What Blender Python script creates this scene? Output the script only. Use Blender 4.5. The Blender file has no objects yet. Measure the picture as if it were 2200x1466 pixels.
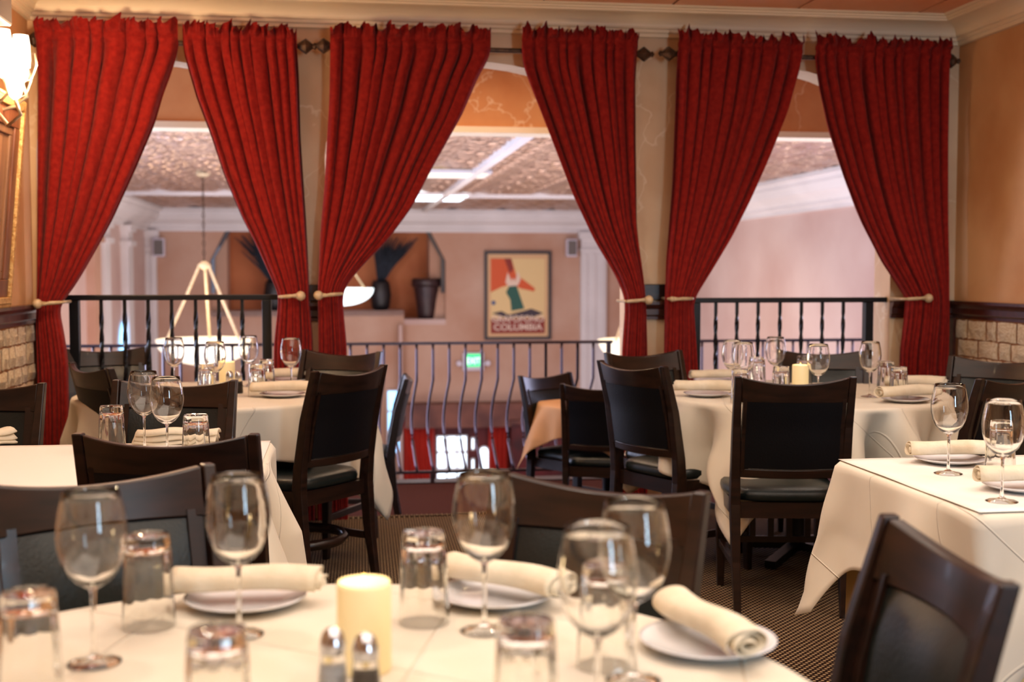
import bpy, math, random
from math import sin, cos, pi, sqrt, atan2, radians
from mathutils import Vector, noise
random.seed(7)
scn = bpy.context.scene
COL = scn.collection

# ---------------------------------------------------------------- camera
FPX, CX, CY, HZ = 2600.0, 1100.0, 733.0, 585.0
CAMZ = 1.30
PITCH = math.atan((CY-HZ)/FPX)
cd = bpy.data.cameras.new('camera'); cam = bpy.data.objects.new('camera', cd); COL.objects.link(cam)
cam.location = (0, 0, CAMZ); cam.rotation_euler = (pi/2-PITCH, 0, 0)
cd.sensor_width = 36; cd.lens = FPX/2200*36; cd.clip_start = .05
cd.dof.use_dof = True; cd.dof.focus_distance = 3.65; cd.dof.aperture_fstop = 2.9
scn.camera = cam

# ---------------------------------------------------------------- world / light / exposure
w = bpy.data.worlds.new('world'); scn.world = w; w.use_nodes = True
w.node_tree.nodes['Background'].inputs[0].default_value = (.55, .65, 1, 1)
w.node_tree.nodes['Background'].inputs[1].default_value = .25
scn.view_settings.view_transform = 'Standard'; scn.view_settings.look = 'None'
scn.view_settings.gamma = 1; scn.view_settings.use_curve_mapping = False
scn.view_settings.exposure = 0.70
cy = scn.cycles
cy.max_bounces = 12; cy.transparent_max_bounces = 16; cy.glossy_bounces = 5; cy.diffuse_bounces = 4; cy.transmission_bounces = 12
cy.caustics_reflective = False; cy.caustics_refractive = True; cy.blur_glossy = 1.0; cy.sample_clamp_indirect = 3
cy.use_denoising = True

# room frame: u along the curtain wall, v away from the camera through it
PHI = radians(8.1); CU, SU = cos(PHI), sin(PHI); OX, OY = -2.42, 6.12
def R(u, v, z): return Vector((OX+u*CU-v*SU, OY+u*SU+v*CU, z))
def inv(p): dx, dy = p[0]-OX, p[1]-OY; return (dx*CU+dy*SU, -dx*SU+dy*CU, p[2])
def ray(px, py):
    a, b = (px-CX)/FPX, (CY-py)/FPX
    return Vector((a, cos(PITCH)+b*sin(PITCH), -sin(PITCH)+b*cos(PITCH)))
def W(px, py, z=0.0):                       # where the line of sight meets a level
    d = ray(px, py); t = (z-CAMZ)/d.z; return Vector((d.x*t, d.y*t, z))
def V(px, py, v=0.0):                       # where it meets a plane parallel to the curtain wall -> (u, z)
    d = ray(px, py); n = Vector((-SU, CU, 0)); o = Vector((OX, OY, 0))+n*v
    t = (o.dot(n))/(d.dot(n)); p = d*t+Vector((0, 0, CAMZ)); i = inv(p); return i[0], p.z
def U(px, py, u):                           # where it meets a plane parallel to the side walls -> (v, z)
    d = ray(px, py); n = Vector((CU, SU, 0)); o = Vector((OX, OY, 0))+n*u
    t = (o.dot(n))/(d.dot(n)); p = d*t+Vector((0, 0, CAMZ)); i = inv(p); return i[1], p.z
WW = 4.96; VF = 16.2; UL, UR = -1.92, 7.25; VR = 2.42; ZL = -.25; VN = -8.6
ZC = 2.69; ZAC = 2.45

def area(name, loc, direction, sx, sy, power, color, shape='RECTANGLE', spread=pi):
    l = bpy.data.lights.new(name, 'AREA'); l.shape = shape; l.size = sx; l.size_y = sy; l.energy = power; l.color = color; l.spread = spread
    o = bpy.data.objects.new(name, l); COL.objects.link(o); o.location = loc
    o.rotation_euler = Vector(direction).to_track_quat('-Z', 'Y').to_euler(); return o
WARM = (1, .87, .74); COOL = (.62, .72, 1.0)
# daylight from the atrium's unseen side windows, then warm area lights below and above
area('daylight_left', R(UL+.15, 5.5, .3), (CU, SU+.25, 0), 4.5, 3.4, 380, COOL)
area('daylight_right', R(UR-.15, 3.6, .2), (-CU, -SU+.3, 0), 3.2, 3.2, 260, (.66, .68, 1))
area('atrium_glow', R(2.7, 8, -2.6), (0, 0, 1), 7, 9, 270, (1, .84, .80))
area('atrium_lamps', R(2.6, 9.5, ZAC-.35), (0, .4, -1), 6, 6, 110, (1, .78, .62))
area('balcony_cool_fill', R(UL+.1, 1.2, .9), (1, .1, 0), 1.6, 2.0, 75, COOL)  # added cool fill giving the balusters and arch jamb their bluish light
area('balcony_lamp', R(2.3, 1.25, 2.8), (0, 0, -1), 1.5, .5, 20, (1, .72, .48))
# the dining room's warm ceiling light and the cool window behind the photographer
area('ceiling_wash', R(2.5, -4.6, ZC-.1), (0, 0, -1), 3.4, 5.0, 70, WARM)
area('street_window', R(3.9, VN+.15, 1.5), (-.15, 1, 0), .6, 1.6, 60, (.55, .8, 1))

# ---------------------------------------------------------------- materials
MATS = {}
def srgb(h):
    if isinstance(h, str):
        h = [int(h[i:i+2], 16)/255 for i in (0, 2, 4)]
        return tuple(c/12.92 if c <= .04045 else ((c+.055)/1.055)**2.4 for c in h)
    return h
def mat(name, c, rough=.6, metal=0, c2=None, scale=6, detail=4, bump=0, bscale=None, emit=0, ecol=None, sheen=0, coat=0, stretch=None, contrast=(.35, .65), spec=.5):
    m = bpy.data.materials.new(name); m.use_nodes = True; MATS[name] = m
    nt = m.node_tree; b = nt.nodes['Principled BSDF']
    c = srgb(c); b.inputs['Base Color'].default_value = (*c, 1)
    b.inputs['Roughness'].default_value = rough; b.inputs['Metallic'].default_value = metal
    b.inputs['Sheen Weight'].default_value = sheen; b.inputs['Coat Weight'].default_value = coat
    b.inputs['Specular IOR Level'].default_value = spec
    if emit: b.inputs['Emission Color'].default_value = (*(srgb(ecol) if ecol else c), 1); b.inputs['Emission Strength'].default_value = emit
    tc = nt.nodes.new('ShaderNodeTexCoord'); mp = nt.nodes.new('ShaderNodeMapping'); nt.links.new(tc.outputs['Object'], mp.inputs[0])
    if stretch: mp.inputs['Scale'].default_value = stretch
    if c2 is not None:
        n = nt.nodes.new('ShaderNodeTexNoise'); n.inputs['Scale'].default_value = scale; n.inputs['Detail'].default_value = detail
        r = nt.nodes.new('ShaderNodeValToRGB'); nt.links.new(mp.outputs[0], n.inputs[0]); nt.links.new(n.outputs[0], r.inputs[0])
        r.color_ramp.elements[0].position = contrast[0]; r.color_ramp.elements[1].position = contrast[1]
        r.color_ramp.elements[0].color = (*c, 1); r.color_ramp.elements[1].color = (*srgb(c2), 1)
        nt.links.new(r.outputs[0], b.inputs['Base Color']); m['ramp'] = r.name
    if bump:
        n2 = nt.nodes.new('ShaderNodeTexNoise'); n2.inputs['Scale'].default_value = bscale or scale*4; n2.inputs['Detail'].default_value = 5
        bp = nt.nodes.new('ShaderNodeBump'); bp.inputs['Strength'].default_value = bump; bp.inputs['Distance'].default_value = .01
        nt.links.new(mp.outputs[0], n2.inputs[0]); nt.links.new(n2.outputs[0], bp.inputs['Height']); nt.links.new(bp.outputs[0], b.inputs['Normal'])
    return m
def veins(m, color, scale=1.3, width=.012):
    """thin wandering painted veins over the base colour"""
    nt = m.node_tree; b = nt.nodes['Principled BSDF']
    src = b.inputs['Base Color'].links[0].from_socket
    tc = nt.nodes.new('ShaderNodeTexCoord')
    n = nt.nodes.new('ShaderNodeTexNoise'); n.inputs['Scale'].default_value = 2.4; n.inputs['Detail'].default_value = 4
    nt.links.new(tc.outputs['Object'], n.inputs[0])
    va = nt.nodes.new('ShaderNodeVectorMath'); va.operation = 'MULTIPLY_ADD'; va.inputs[1].default_value = (.9, .9, .9)
    nt.links.new(n.outputs['Color'], va.inputs[0]); nt.links.new(tc.outputs['Object'], va.inputs[2])
    vo = nt.nodes.new('ShaderNodeTexVoronoi'); vo.feature = 'DISTANCE_TO_EDGE'; vo.inputs['Scale'].default_value = scale
    nt.links.new(va.outputs[0], vo.inputs['Vector'])
    r = nt.nodes.new('ShaderNodeValToRGB'); r.color_ramp.elements[0].position = 0; r.color_ramp.elements[1].position = width
    r.color_ramp.elements[0].color = (.55, .55, .55, 1); r.color_ramp.elements[1].color = (0, 0, 0, 1)
    nt.links.new(vo.outputs['Distance'], r.inputs[0])
    mx = nt.nodes.new('ShaderNodeMix'); mx.data_type = 'RGBA'
    nt.links.new(r.outputs[0], mx.inputs[0]); nt.links.new(src, mx.inputs[6]); mx.inputs[7].default_value = (*srgb(color), 1)
    nt.links.new(mx.outputs[2], b.inputs['Base Color'])
mat('plaster_side', 'c08a58', .75, c2='d6a878', scale=1.6, detail=6, bump=.12, bscale=9)
mat('plaster_pillar', 'd0ac86', .7, c2='e4c8a4', scale=2.2, detail=5, bump=.1, bscale=9); veins(MATS['plaster_pillar'], 'efdcc0', 1.15, .012)
mat('plaster_orange', 'c27a44', .75, c2='d89a62', scale=2, detail=5); veins(MATS['plaster_orange'], 'f0d4b0', 1.5, .012)
mat('plaster_atrium', 'b98c72', .8, c2='caa690', scale=.8, detail=5)
mat('plaster_pink', 'c4a49a', .8, c2='d2b8ae', scale=.9, detail=5)
mat('plaster_niche', 'b4643a', .8, c2='c4784a', scale=1.2)
mat('crown_cream', 'ecd6b2', .5, c2='f2e0c2', scale=1.4)
mat('crown_white', 'd8d2d0', .55, c2='e4dedc', scale=1.2)
mat('terracotta_tile', 'e69a6c', .6, c2='f2b890', scale=3.2, detail=6, bump=.08, stretch=(1, .4, 1), contrast=(.3, .7))
mat('dark_gap', '2a1710', .9)
mat('dark_wood', '2b1712', .33, c2='1d0f0c', scale=9, detail=6, stretch=(.6, 9, 9), coat=.25)
mat('chair_wood', '26140d', .33, c2='140a07', scale=8, detail=6, stretch=(.5, 6, 6), coat=.05, spec=.4)
mat('dado_wood', '4c2418', .35, c2='3a1a12', scale=5, stretch=(.4, 6, 6), coat=.2)
mat('black_vinyl', '04050a', .5, bump=.1, bscale=160, spec=.2)
mat('green_vinyl', '101a1a', .34, bump=.12, bscale=150, c2='0c1314', scale=3, spec=.4)
mat('curtain_red', '881d16', .9, c2='76120e', scale=40, sheen=.05, spec=.15, bump=.15, bscale=700)
mat('cream_cloth', 'd6cdbd', .85, c2='cfc5b2', scale=3, sheen=.15, bump=.12, bscale=11)
def creases(m):
    nt = m.node_tree; b = nt.nodes['Principled BSDF']; old = b.inputs['Normal'].links[0].from_node
    tc = nt.nodes.new('ShaderNodeTexCoord'); mp = nt.nodes.new('ShaderNodeMapping'); mp.inputs['Rotation'].default_value = (.75, .62, .6)
    br = nt.nodes.new('ShaderNodeTexBrick'); br.offset = 0; br.inputs['Scale'].default_value = 1
    br.inputs['Brick Width'].default_value = .31; br.inputs['Row Height'].default_value = .31
    br.inputs['Mortar Size'].default_value = .003; br.inputs['Mortar Smooth'].default_value = 1
    nt.links.new(tc.outputs['Object'], mp.inputs[0]); nt.links.new(mp.outputs[0], br.inputs[0])
    bp = nt.nodes.new('ShaderNodeBump'); bp.inputs['Strength'].default_value = .7; bp.inputs['Distance'].default_value = .004
    nt.links.new(br.outputs['Fac'], bp.inputs['Height']); nt.links.new(old.outputs[0], bp.inputs['Normal']); nt.links.new(bp.outputs[0], b.inputs['Normal'])
creases(MATS['cream_cloth'])
mat('under_cloth', 'd0b684', .85)
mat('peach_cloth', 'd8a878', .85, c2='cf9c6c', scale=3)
mat('white_paper', 'e8e2da', .6, bump=.1, bscale=6)
mat('napkin_cloth', 'dcd0ba', .85, c2='d2c5ac', scale=20, bump=.2, bscale=90)
mat('china', 'dcdce0', .18, coat=.5)
mat('wrought_iron', '0c0c10', .38, metal=.3)
mat('iron_brown', '5c5058', .3, metal=.9)
mat('holdback_cream', 'cbb490', .4, c2='b39a74', scale=30)
mat('rod_bronze', '3c2a20', .45, metal=.5, c2='5a4230', scale=40)
mat('steel', 'c0c2c8', .18, metal=1)
mat('salt', 'd0d0d0', .6); mat('pepper', '4a3a2c', .8, c2='2a2018', scale=300)
mat('candle_wax', 'e0d0a4', .5, emit=.16, ecol='ffd890')
mat('candle_flame', 'ffd080', .5, emit=4, ecol='ffc860')
mat('gilt', 'b88448', .38, metal=.3, c2='e0b878', scale=60, bump=.6, bscale=120)
mat('frame_wood', '5c3420', .45, c2='7a482c', scale=6, stretch=(6, 6, .6))
mat('picture_dark', '6a4a34', .5, c2='8a6244', scale=3, stretch=(8, 8, .5))
mat('lamp_glass', 'fff0dc', .4, emit=3, ecol='ffe8cc')
mat('lamp_bowl', 'f4ead0', .4, emit=.42, ecol='fff0cc')
mat('lamp_bowl_white', 'f0f8f8', .4, emit=1.2, ecol='e8fbff')
mat('nickel', 'b8a890', .3, metal=.8)
mat('grey_plastic', '6c645e', .5)
mat('white_plastic', 'd8d0dc', .5)
mat('downlight', 'fff4e0', .4, emit=26, ecol='ffd8a0')
mat('sky_pane', 'ffffff', .4, emit=1.7, ecol='d4ecff')
mat('sky_pane_blue', 'c0e0ff', .4, emit=1.6, ecol='7cc8ff')
mat('skylight', 'ffffff', .4, emit=2.2, ecol='cfeaff')
mat('exit_green', '18c060', .4, emit=.9, ecol='20d880')
mat('exit_letters', 'f0fff4', .4, emit=1.2, ecol='b8ffd0')
mat('brown_panel', '84503e', .6, c2='5a3028', scale=2)
mat('maroon_panel', '6a1a18', .6, c2='3a0e10', scale=2)
mat('atrium_red', 'c02810', .8, c2='a01c0c', scale=5, stretch=(8, 8, .6))
mat('pot_brown', '2e1c1e', .35, c2='3e2828', scale=6)
mat('grass_dark', '2c3440', .7, c2='20242c', scale=20)
mat('vase_dark', '1c1a1c', .4)
mat('poster_frame', '1e1614', .4)
mat('poster_paper', 'dcb080', .6); mat('poster_cream', 'e8c88c', .6); mat('poster_orange', 'd85a28', .6)
mat('poster_red', '8c2c1c', .6); mat('poster_green', '24584a', .6); mat('poster_dark', '3c3038', .6); mat('poster_blue', '3c5080', .6); mat('poster_skin', 'ecd0b8', .6)
mat('lettering', 'e8cdb8', .6)
mat('black_plastic', '101012', .5)
mat('dark_floor', '2a1512', .7)

# bricks: pale limestone with ochre joints, tin ceiling, carpet
mat('brick_stone', 'd0b080', .85, c2='f0dec0', scale=7, detail=8, bump=.9, bscale=26, contrast=(.3, .62))
mat('mortar', '8a5a34', .9, bump=.5, bscale=30)
m = mat('tin', 'b08e7c', .28, metal=.7, c2='d8b8a4', scale=6)
def voro_bump(m, scale, strength):
    nt = m.node_tree; tc = nt.nodes.new('ShaderNodeTexCoord'); vo = nt.nodes.new('ShaderNodeTexVoronoi'); vo.inputs['Scale'].default_value = scale
    bp = nt.nodes.new('ShaderNodeBump'); bp.inputs['Strength'].default_value = strength; bp.inputs['Distance'].default_value = .05
    nt.links.new(tc.outputs['Object'], vo.inputs['Vector']); nt.links.new(vo.outputs['Distance'], bp.inputs['Height'])
    nt.links.new(bp.outputs[0], nt.nodes['Principled BSDF'].inputs['Normal'])
voro_bump(m, 11, 1.0)
def carpet(name, base, dot):
    m = bpy.data.materials.new(name); m.use_nodes = True; MATS[name] = m; nt = m.node_tree; b = nt.nodes['Principled BSDF']
    b.inputs['Roughness'].default_value = .95; b.inputs['Specular IOR Level'].default_value = .1
    tc = nt.nodes.new('ShaderNodeTexCoord'); mp = nt.nodes.new('ShaderNodeMapping'); mp.inputs['Rotation'].default_value = (0, 0, radians(38))
    nt.links.new(tc.outputs['Object'], mp.inputs[0]); sp = nt.nodes.new('ShaderNodeSeparateXYZ'); nt.links.new(mp.outputs[0], sp.inputs[0])
    outs = []
    for ax in (0, 1):
        mu = nt.nodes.new('ShaderNodeMath'); mu.operation = 'MULTIPLY'; mu.inputs[1].default_value = 2*pi/.019
        si = nt.nodes.new('ShaderNodeMath'); si.operation = 'SINE'
        nt.links.new(sp.outputs[ax], mu.inputs[0]); nt.links.new(mu.outputs[0], si.inputs[0])
        ad = nt.nodes.new('ShaderNodeMath'); ad.operation = 'MULTIPLY_ADD'; ad.inputs[1].default_value = .5; ad.inputs[2].default_value = .5
        nt.links.new(si.outputs[0], ad.inputs[0]); outs.append(ad)
    mm = nt.nodes.new('ShaderNodeMath'); mm.operation = 'MULTIPLY'
    nt.links.new(outs[0].outputs[0], mm.inputs[0]); nt.links.new(outs[1].outputs[0], mm.inputs[1])
    r = nt.nodes.new('ShaderNodeValToRGB'); r.color_ramp.elements[0].position = .2; r.color_ramp.elements[1].position = .75
    r.color_ramp.elements[0].color = (*srgb(base), 1); r.color_ramp.elements[1].color = (*srgb(dot), 1)
    nt.links.new(mm.outputs[0], r.inputs[0]); nt.links.new(r.outputs[0], b.inputs['Base Color'])
    bp = nt.nodes.new('ShaderNodeBump'); bp.inputs['Distance'].default_value = .003; bp.inputs['Strength'].default_value = .6
    nt.links.new(mm.outputs[0], bp.inputs['Height']); nt.links.new(bp.outputs[0], b.inputs['Normal'])
carpet('carpet', '26160f', 'b09470'); carpet('carpet_lower', '381812', '7a4632')
def glassmat(name, tint, ior):
    m = bpy.data.materials.new(name); m.use_nodes = True; MATS[name] = m; nt = m.node_tree
    nt.nodes.remove(nt.nodes['Principled BSDF']); out = nt.nodes['Material Output']
    g = nt.nodes.new('ShaderNodeBsdfGlass'); g.inputs['Color'].default_value = (*tint, 1); g.inputs['IOR'].default_value = ior; g.inputs['Roughness'].default_value = 0
    nt.links.new(g.outputs[0], out.inputs[0])
glassmat('wine_glass', (1, 1, .995), 1.47)
glassmat('tumbler_glass', (.985, .985, .975), 1.5)

# ---------------------------------------------------------------- mesh helpers
def ident(x, y, z): return Vector((x, y, z))
class MB:
    def __init__(s, tf=None): s.v = []; s.f = []; s.mi = []; s.tf = tf or ident; s.cur = 0
    def P(s, *p): s.v.append(s.tf(*p)); return len(s.v)-1
    def F(s, *i): s.f.append(tuple(i)); s.mi.append(s.cur)
    def box(s, x0, x1, y0, y1, z0, z1):
        i = [s.P(x, y, z) for z in (z0, z1) for x, y in ((x0, y0), (x1, y0), (x1, y1), (x0, y1))]
        for q in ((3, 2, 1, 0), (4, 5, 6, 7), (0, 1, 5, 4), (1, 2, 6, 5), (2, 3, 7, 6), (3, 0, 4, 7)): s.F(*[i[k] for k in q])
        return s
    def cbox(s, c, d): return s.box(c[0]-d[0]/2, c[0]+d[0]/2, c[1]-d[1]/2, c[1]+d[1]/2, c[2]-d[2]/2, c[2]+d[2]/2)
    def rings(s, rs, closed=True, cap=True):
        """rs: list of rings (lists of xyz), all the same length"""
        idx = [[s.P(*p) for p in r] for r in rs]; n = len(rs[0])
        for a, b in zip(idx, idx[1:]):
            for k in range(n if closed else n-1): s.F(a[k], a[(k+1) % n], b[(k+1) % n], b[k])
        if cap and closed: s.F(*idx[0][::-1]); s.F(*idx[-1])
        return s
    def lathe(s, prof, n=24, c=(0, 0, 0), cap=True, flute=None):
        rs = []
        for r, z in prof:
            ring = []
            for k in range(n):
                a = 2*pi*k/n; q = r*(flute(a, z) if flute else 1)
                ring.append((c[0]+q*cos(a), c[1]+q*sin(a), c[2]+z))
            rs.append(ring)
        return s.rings(rs, True, cap)
    def tube(s, path, r, n=8, rect=None):
        """round tube (or rect=(a,b) bar) along a path; r number or list"""
        path = [Vector(p) for p in path]; rs = []; up0 = Vector((0, 0, 1))
        for i, p in enumerate(path):
            d = (path[min(i+1, len(path)-1)]-path[max(i-1, 0)]).normalized()
            ref = up0 if abs(d.dot(up0)) < .9 else Vector((0, 1, 0))
            a = d.cross(ref).normalized(); b = a.cross(d).normalized(); rr = r[i] if isinstance(r, (list, tuple)) else r
            if rect: rs.append([tuple(p+a*x*rect[0]/2+b*y*rect[1]/2) for x, y in ((-1, -1), (1, -1), (1, 1), (-1, 1))])
            else: rs.append([tuple(p+a*rr*cos(2*pi*k/n)+b*rr*sin(2*pi*k/n)) for k in range(n)])
        return s.rings(rs)
    def prism(s, poly, y0, y1):
        """polygon in x,z extruded along y"""
        a = [s.P(x, y0, z) for x, z in poly]; b = [s.P(x, y1, z) for x, z in poly]; n = len(poly)
        s.F(*a); s.F(*b[::-1])
        for k in range(n): s.F(a[k], b[k], b[(k+1) % n], a[(k+1) % n])
        return s
    def build(s, name, m, parent=None, smooth=False, bevel=0, at=None, flat_angle=None, recalc=True):
        me = bpy.data.meshes.new(name)
        vs = s.v
        if at == 'base':
            xs = [p[0] for p in vs]; ys = [p[1] for p in vs]; zs = [p[2] for p in vs]
            at = Vector(((min(xs)+max(xs))/2, (min(ys)+max(ys))/2, min(zs)))
        if at is not None: vs = [p-at for p in vs]
        me.from_pydata([tuple(p) for p in vs], [], s.f)
        for q in (m if isinstance(m, (list, tuple)) else [m]): me.materials.append(MATS[q])
        if isinstance(m, (list, tuple)):
            for p, k in zip(me.polygons, s.mi): p.material_index = k
        if recalc:
            import bmesh
            bm = bmesh.new(); bm.from_mesh(me); bmesh.ops.recalc_face_normals(bm, faces=bm.faces); bm.to_mesh(me); bm.free()
        if smooth:
            for p in me.polygons: p.use_smooth = True
            if flat_angle is not None:
                try: me.set_sharp_from_angle(angle=radians(flat_angle))
                except Exception: pass
        o = bpy.data.objects.new(name, me); COL.objects.link(o)
        if at is not None: o.location = at
        if parent: o.parent = parent
        if bevel:
            bv = o.modifiers.new('bevel', 'BEVEL'); bv.width = bevel; bv.segments = 2; bv.limit_method = 'ANGLE'
        return o
def tag(o, label, cat, group=None):
    o['label'] = label; o['category'] = cat
    if group: o['group'] = group
    return o
def thing(name, label, cat, loc=(0, 0, 0), rz=0, group=None):
    o = bpy.data.objects.new(name, None); COL.objects.link(o); o.location = loc; o.rotation_euler = (0, 0, rz); o.empty_display_size = .1
    return tag(o, label, cat, group)
def struct(o): o['kind'] = 'structure'; return o
def dup(root, loc, rz=0, label=None, group=None, scale=None):
    def cp(o, par):
        c = o.copy(); COL.objects.link(c)
        if par: c.parent = par
        for ch in [x for x in o.children]: cp(ch, c)
        return c
    r = cp(root, None); r.location = loc; r.rotation_euler = (0, 0, rz)
    if label: r['label'] = label
    if group: r['group'] = group
    if scale: r.scale = scale
    return r
class Proto:
    """first use places the original, later uses place copies"""
    def __init__(s, make): s.make = make; s.root = None
    def put(s, loc, rz, label, group=None, scale=None):
        if s.root is None:
            s.root = s.make(); r = s.root; r.location = loc; r.rotation_euler = (0, 0, rz)
            if scale: r.scale = scale
            s.pristine = r
        else: r = dup(s.root, loc, rz, scale=scale)
        r['label'] = label
        if group: r['group'] = group
        return r

# ================================================================ STRUCTURE
def slab(name, m, *a): return struct(MB(R).box(*a).build(name, m))
slab('floor', 'carpet', 0, WW, VN, .0, -.2, 0)
slab('floor_balcony', 'carpet_lower', UL, UR, .0, VR+.12, ZL-.2, ZL)
slab('trim_1', 'carpet', 0, WW, -.02, .02, -.249, .006)          # step nosing under the arches
slab('trim_2', 'dark_wood', UL, UR, VR-.02, VR+.14, ZL-.15, ZL+.01)      # kerb under the balcony rail
slab('floor_ground', 'dark_floor', UL, UR, VR+.1, VF+.4, -3.4, -3.2)
slab('wall_left', 'plaster_side', -.15, 0, VN, 0.2, 0, 2.95)
slab('wall_right', 'plaster_side', WW, WW+.15, VN, 0.2, 0, 2.95)
slab('wall_rear', 'plaster_side', -.15, WW+.15, VN-.15, VN, 0, 2.95)
slab('wall_atrium_left', 'plaster_pink', UL-.2, UL, .2, VF+.4, -3.2, ZAC)
slab('wall_atrium_right', 'plaster_pink', UR, UR+.2, .2, VF+.4, -3.2, ZAC)
slab('wall_balcony_front', 'plaster_atrium', UL, UR, VR-.05, VR+.1, -3.2, ZL-.18)
slab('wall_header', 'plaster_orange', UL, UR, VR-.1, VR+.1, 2.345, 3.1)
slab('trim_3', 'crown_cream', UL, UR, VR-.12, VR+.12, 2.30, 2.345)
slab('ceiling_balcony', 'plaster_orange', UL, UR, .2, VR-.1, 2.95, 3.05)
slab('wall_balcony_left', 'plaster_orange', UL-.2, UL, .2, VR, ZL, 3.05)
slab('wall_balcony_right', 'plaster_orange', UR, UR+.2, .2, VR, ZL, 3.05)

# arched curtain wall ------------------------------------------------
def uv(px, py=600, v=0): return V(px, py, v)[0]
AR = [(uv(84), uv(612), uv(345), V(345, 128)[1], 1.9), (uv(700), uv(1350), uv(1012), V(1012, 131)[1], 1.9), (uv(1452), uv(1912), uv(1668), V(1668, 146)[1], 1.9)]
poly = [(0, -.02), (0, 2.95), (WW, 2.95), (WW, -.02)]
bot = []
for (a, b, c, zt, zs) in AR[::-1]:
    bot.append((b, -.02))
    for k in range(0, 25):
        t = pi*k/24
        if t < pi/2: u = c+(b-c)*cos(t)
        else: u = c+(c-a)*cos(t)
        bot.append((u, zs+(zt-zs)*sin(t)))
    bot.append((a, -.02))
poly += bot
wm = MB(R).prism(poly, 0, .2)
struct(wm.build('wall_front', 'plaster_pillar'))

# main ceiling with terracotta tiles --------------------------------
cl = slab('ceiling', 'dark_gap', 0, WW, VN, 0.2, ZC+.012, ZC+.1)
tw = .68; u0 = inv(W(1440, 15, ZC))[0]; k0 = int(math.floor(-u0/tw)); tile_me = None
ks = [u0+tw*k for k in range(k0, k0+10)]
for ui in ks:
    for j in range(12):
        a, b = max(ui, .0), min(ui+tw, WW)
        if b-a < .08: continue
        v1 = -.16-tw*j; v0 = v1-tw
        t = MB(R).box(a+.007, b-.007, v0+.007, v1-.007, ZC, ZC+.012).build('ceiling_tile', 'terracotta_tile', cl, bevel=.003)

# crown moulding ------------------------------------------------------
PR = [(0, 2.555), (.022, 2.555), (.022, 2.572), (.034, 2.578), (.034, 2.592), (.046, 2.597), (.05, 2.606)]
for k in range(9):
    a = pi/2*k/8; PR.append((.05+.10*(1-cos(a)), 2.606+.052*sin(a)))
PR += [(.158, 2.662), (.158, 2.668), (.172, 2.672), (.172, 2.678), (.19, 2.682), (.20, 2.69), (0, 2.69)]
def crown(name, m, path, prof, closed=False):
    """path in (u,v); each point also has its inward miter (du,dv)"""
    b = MB(R)
    rs = [[(p[0]+o*p[2], p[1]+o*p[3], z) for o, z in prof] for p in path]
    b.rings(rs, True, True); return struct(b.build(name, m))
crown('trim_4', 'crown_cream', [(0, VN, 1, 0), (0, 0, 1, -1), (WW, 0, -1, -1), (WW, VN, -1, 0)], PR)
PA = [(0, 2.04), (.05, 2.04), (.05, 2.09), (.10, 2.11), (.10, 2.15), (.15, 2.19), (.24, 2.24), (.30, 2.33), (.30, 2.38), (.36, 2.40), (.36, ZAC), (0, ZAC)]
crown('trim_5', 'crown_white', [(UL, .3, 1, 0), (UL, VF, 1, -1), (UR, VF, -1, -1), (UR, .3, -1, 0)], PA)
# dado rail ---------------------------------------------------------------
PD = [(0, 1.045), (.018, 1.045), (.018, 1.06), (.03, 1.07), (.03, 1.10), (.04, 1.11), (.05, 1.125), (.05, 1.14), (0, 1.14)]
crown('trim_6', 'dado_wood', [(0, VN, 1, 0), (0, -.001, 1, 0)], PD)
crown('trim_7', 'dado_wood', [(WW, VN, -1, 0), (WW, -.001, -1, 0)], PD)
n = 8
for (a, b) in ((0.0, AR[0][0]), (AR[0][1], AR[1][0]), (AR[1][1], AR[2][0]), (AR[2][1], WW)):
    crown('trim_%d' % n, 'dado_wood', [(a, 0, 0, -1), (b, 0, 0, -1)], PD); n += 1
for (a, b) in ((AR[0][1], AR[1][0]), (AR[1][1], AR[2][0])):        # taller dark cap block on the two pillars
    struct(MB(R).box(a+.01, b-.01, -.03, -.001, 1.15, 1.235).build('trim_%d' % n, 'dark_wood', bevel=.004)); n += 1
struct(MB(R).box(WW-.03, WW-.001, -.05, -.001, 0, 1.045).build('trim_%d' % n, 'dado_wood')); n += 1
struct(MB(R).box(.001, .03, -.05, -.001, 0, 1.045).build('trim_%d' % n, 'dado_wood')); n += 1
slab('baseboard_left', 'dado_wood', 0, .02, VN, -2.9, 0, .12); slab('baseboard_right', 'dado_wood', WW-.02, WW, VN, -2.9, 0, .12)

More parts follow.
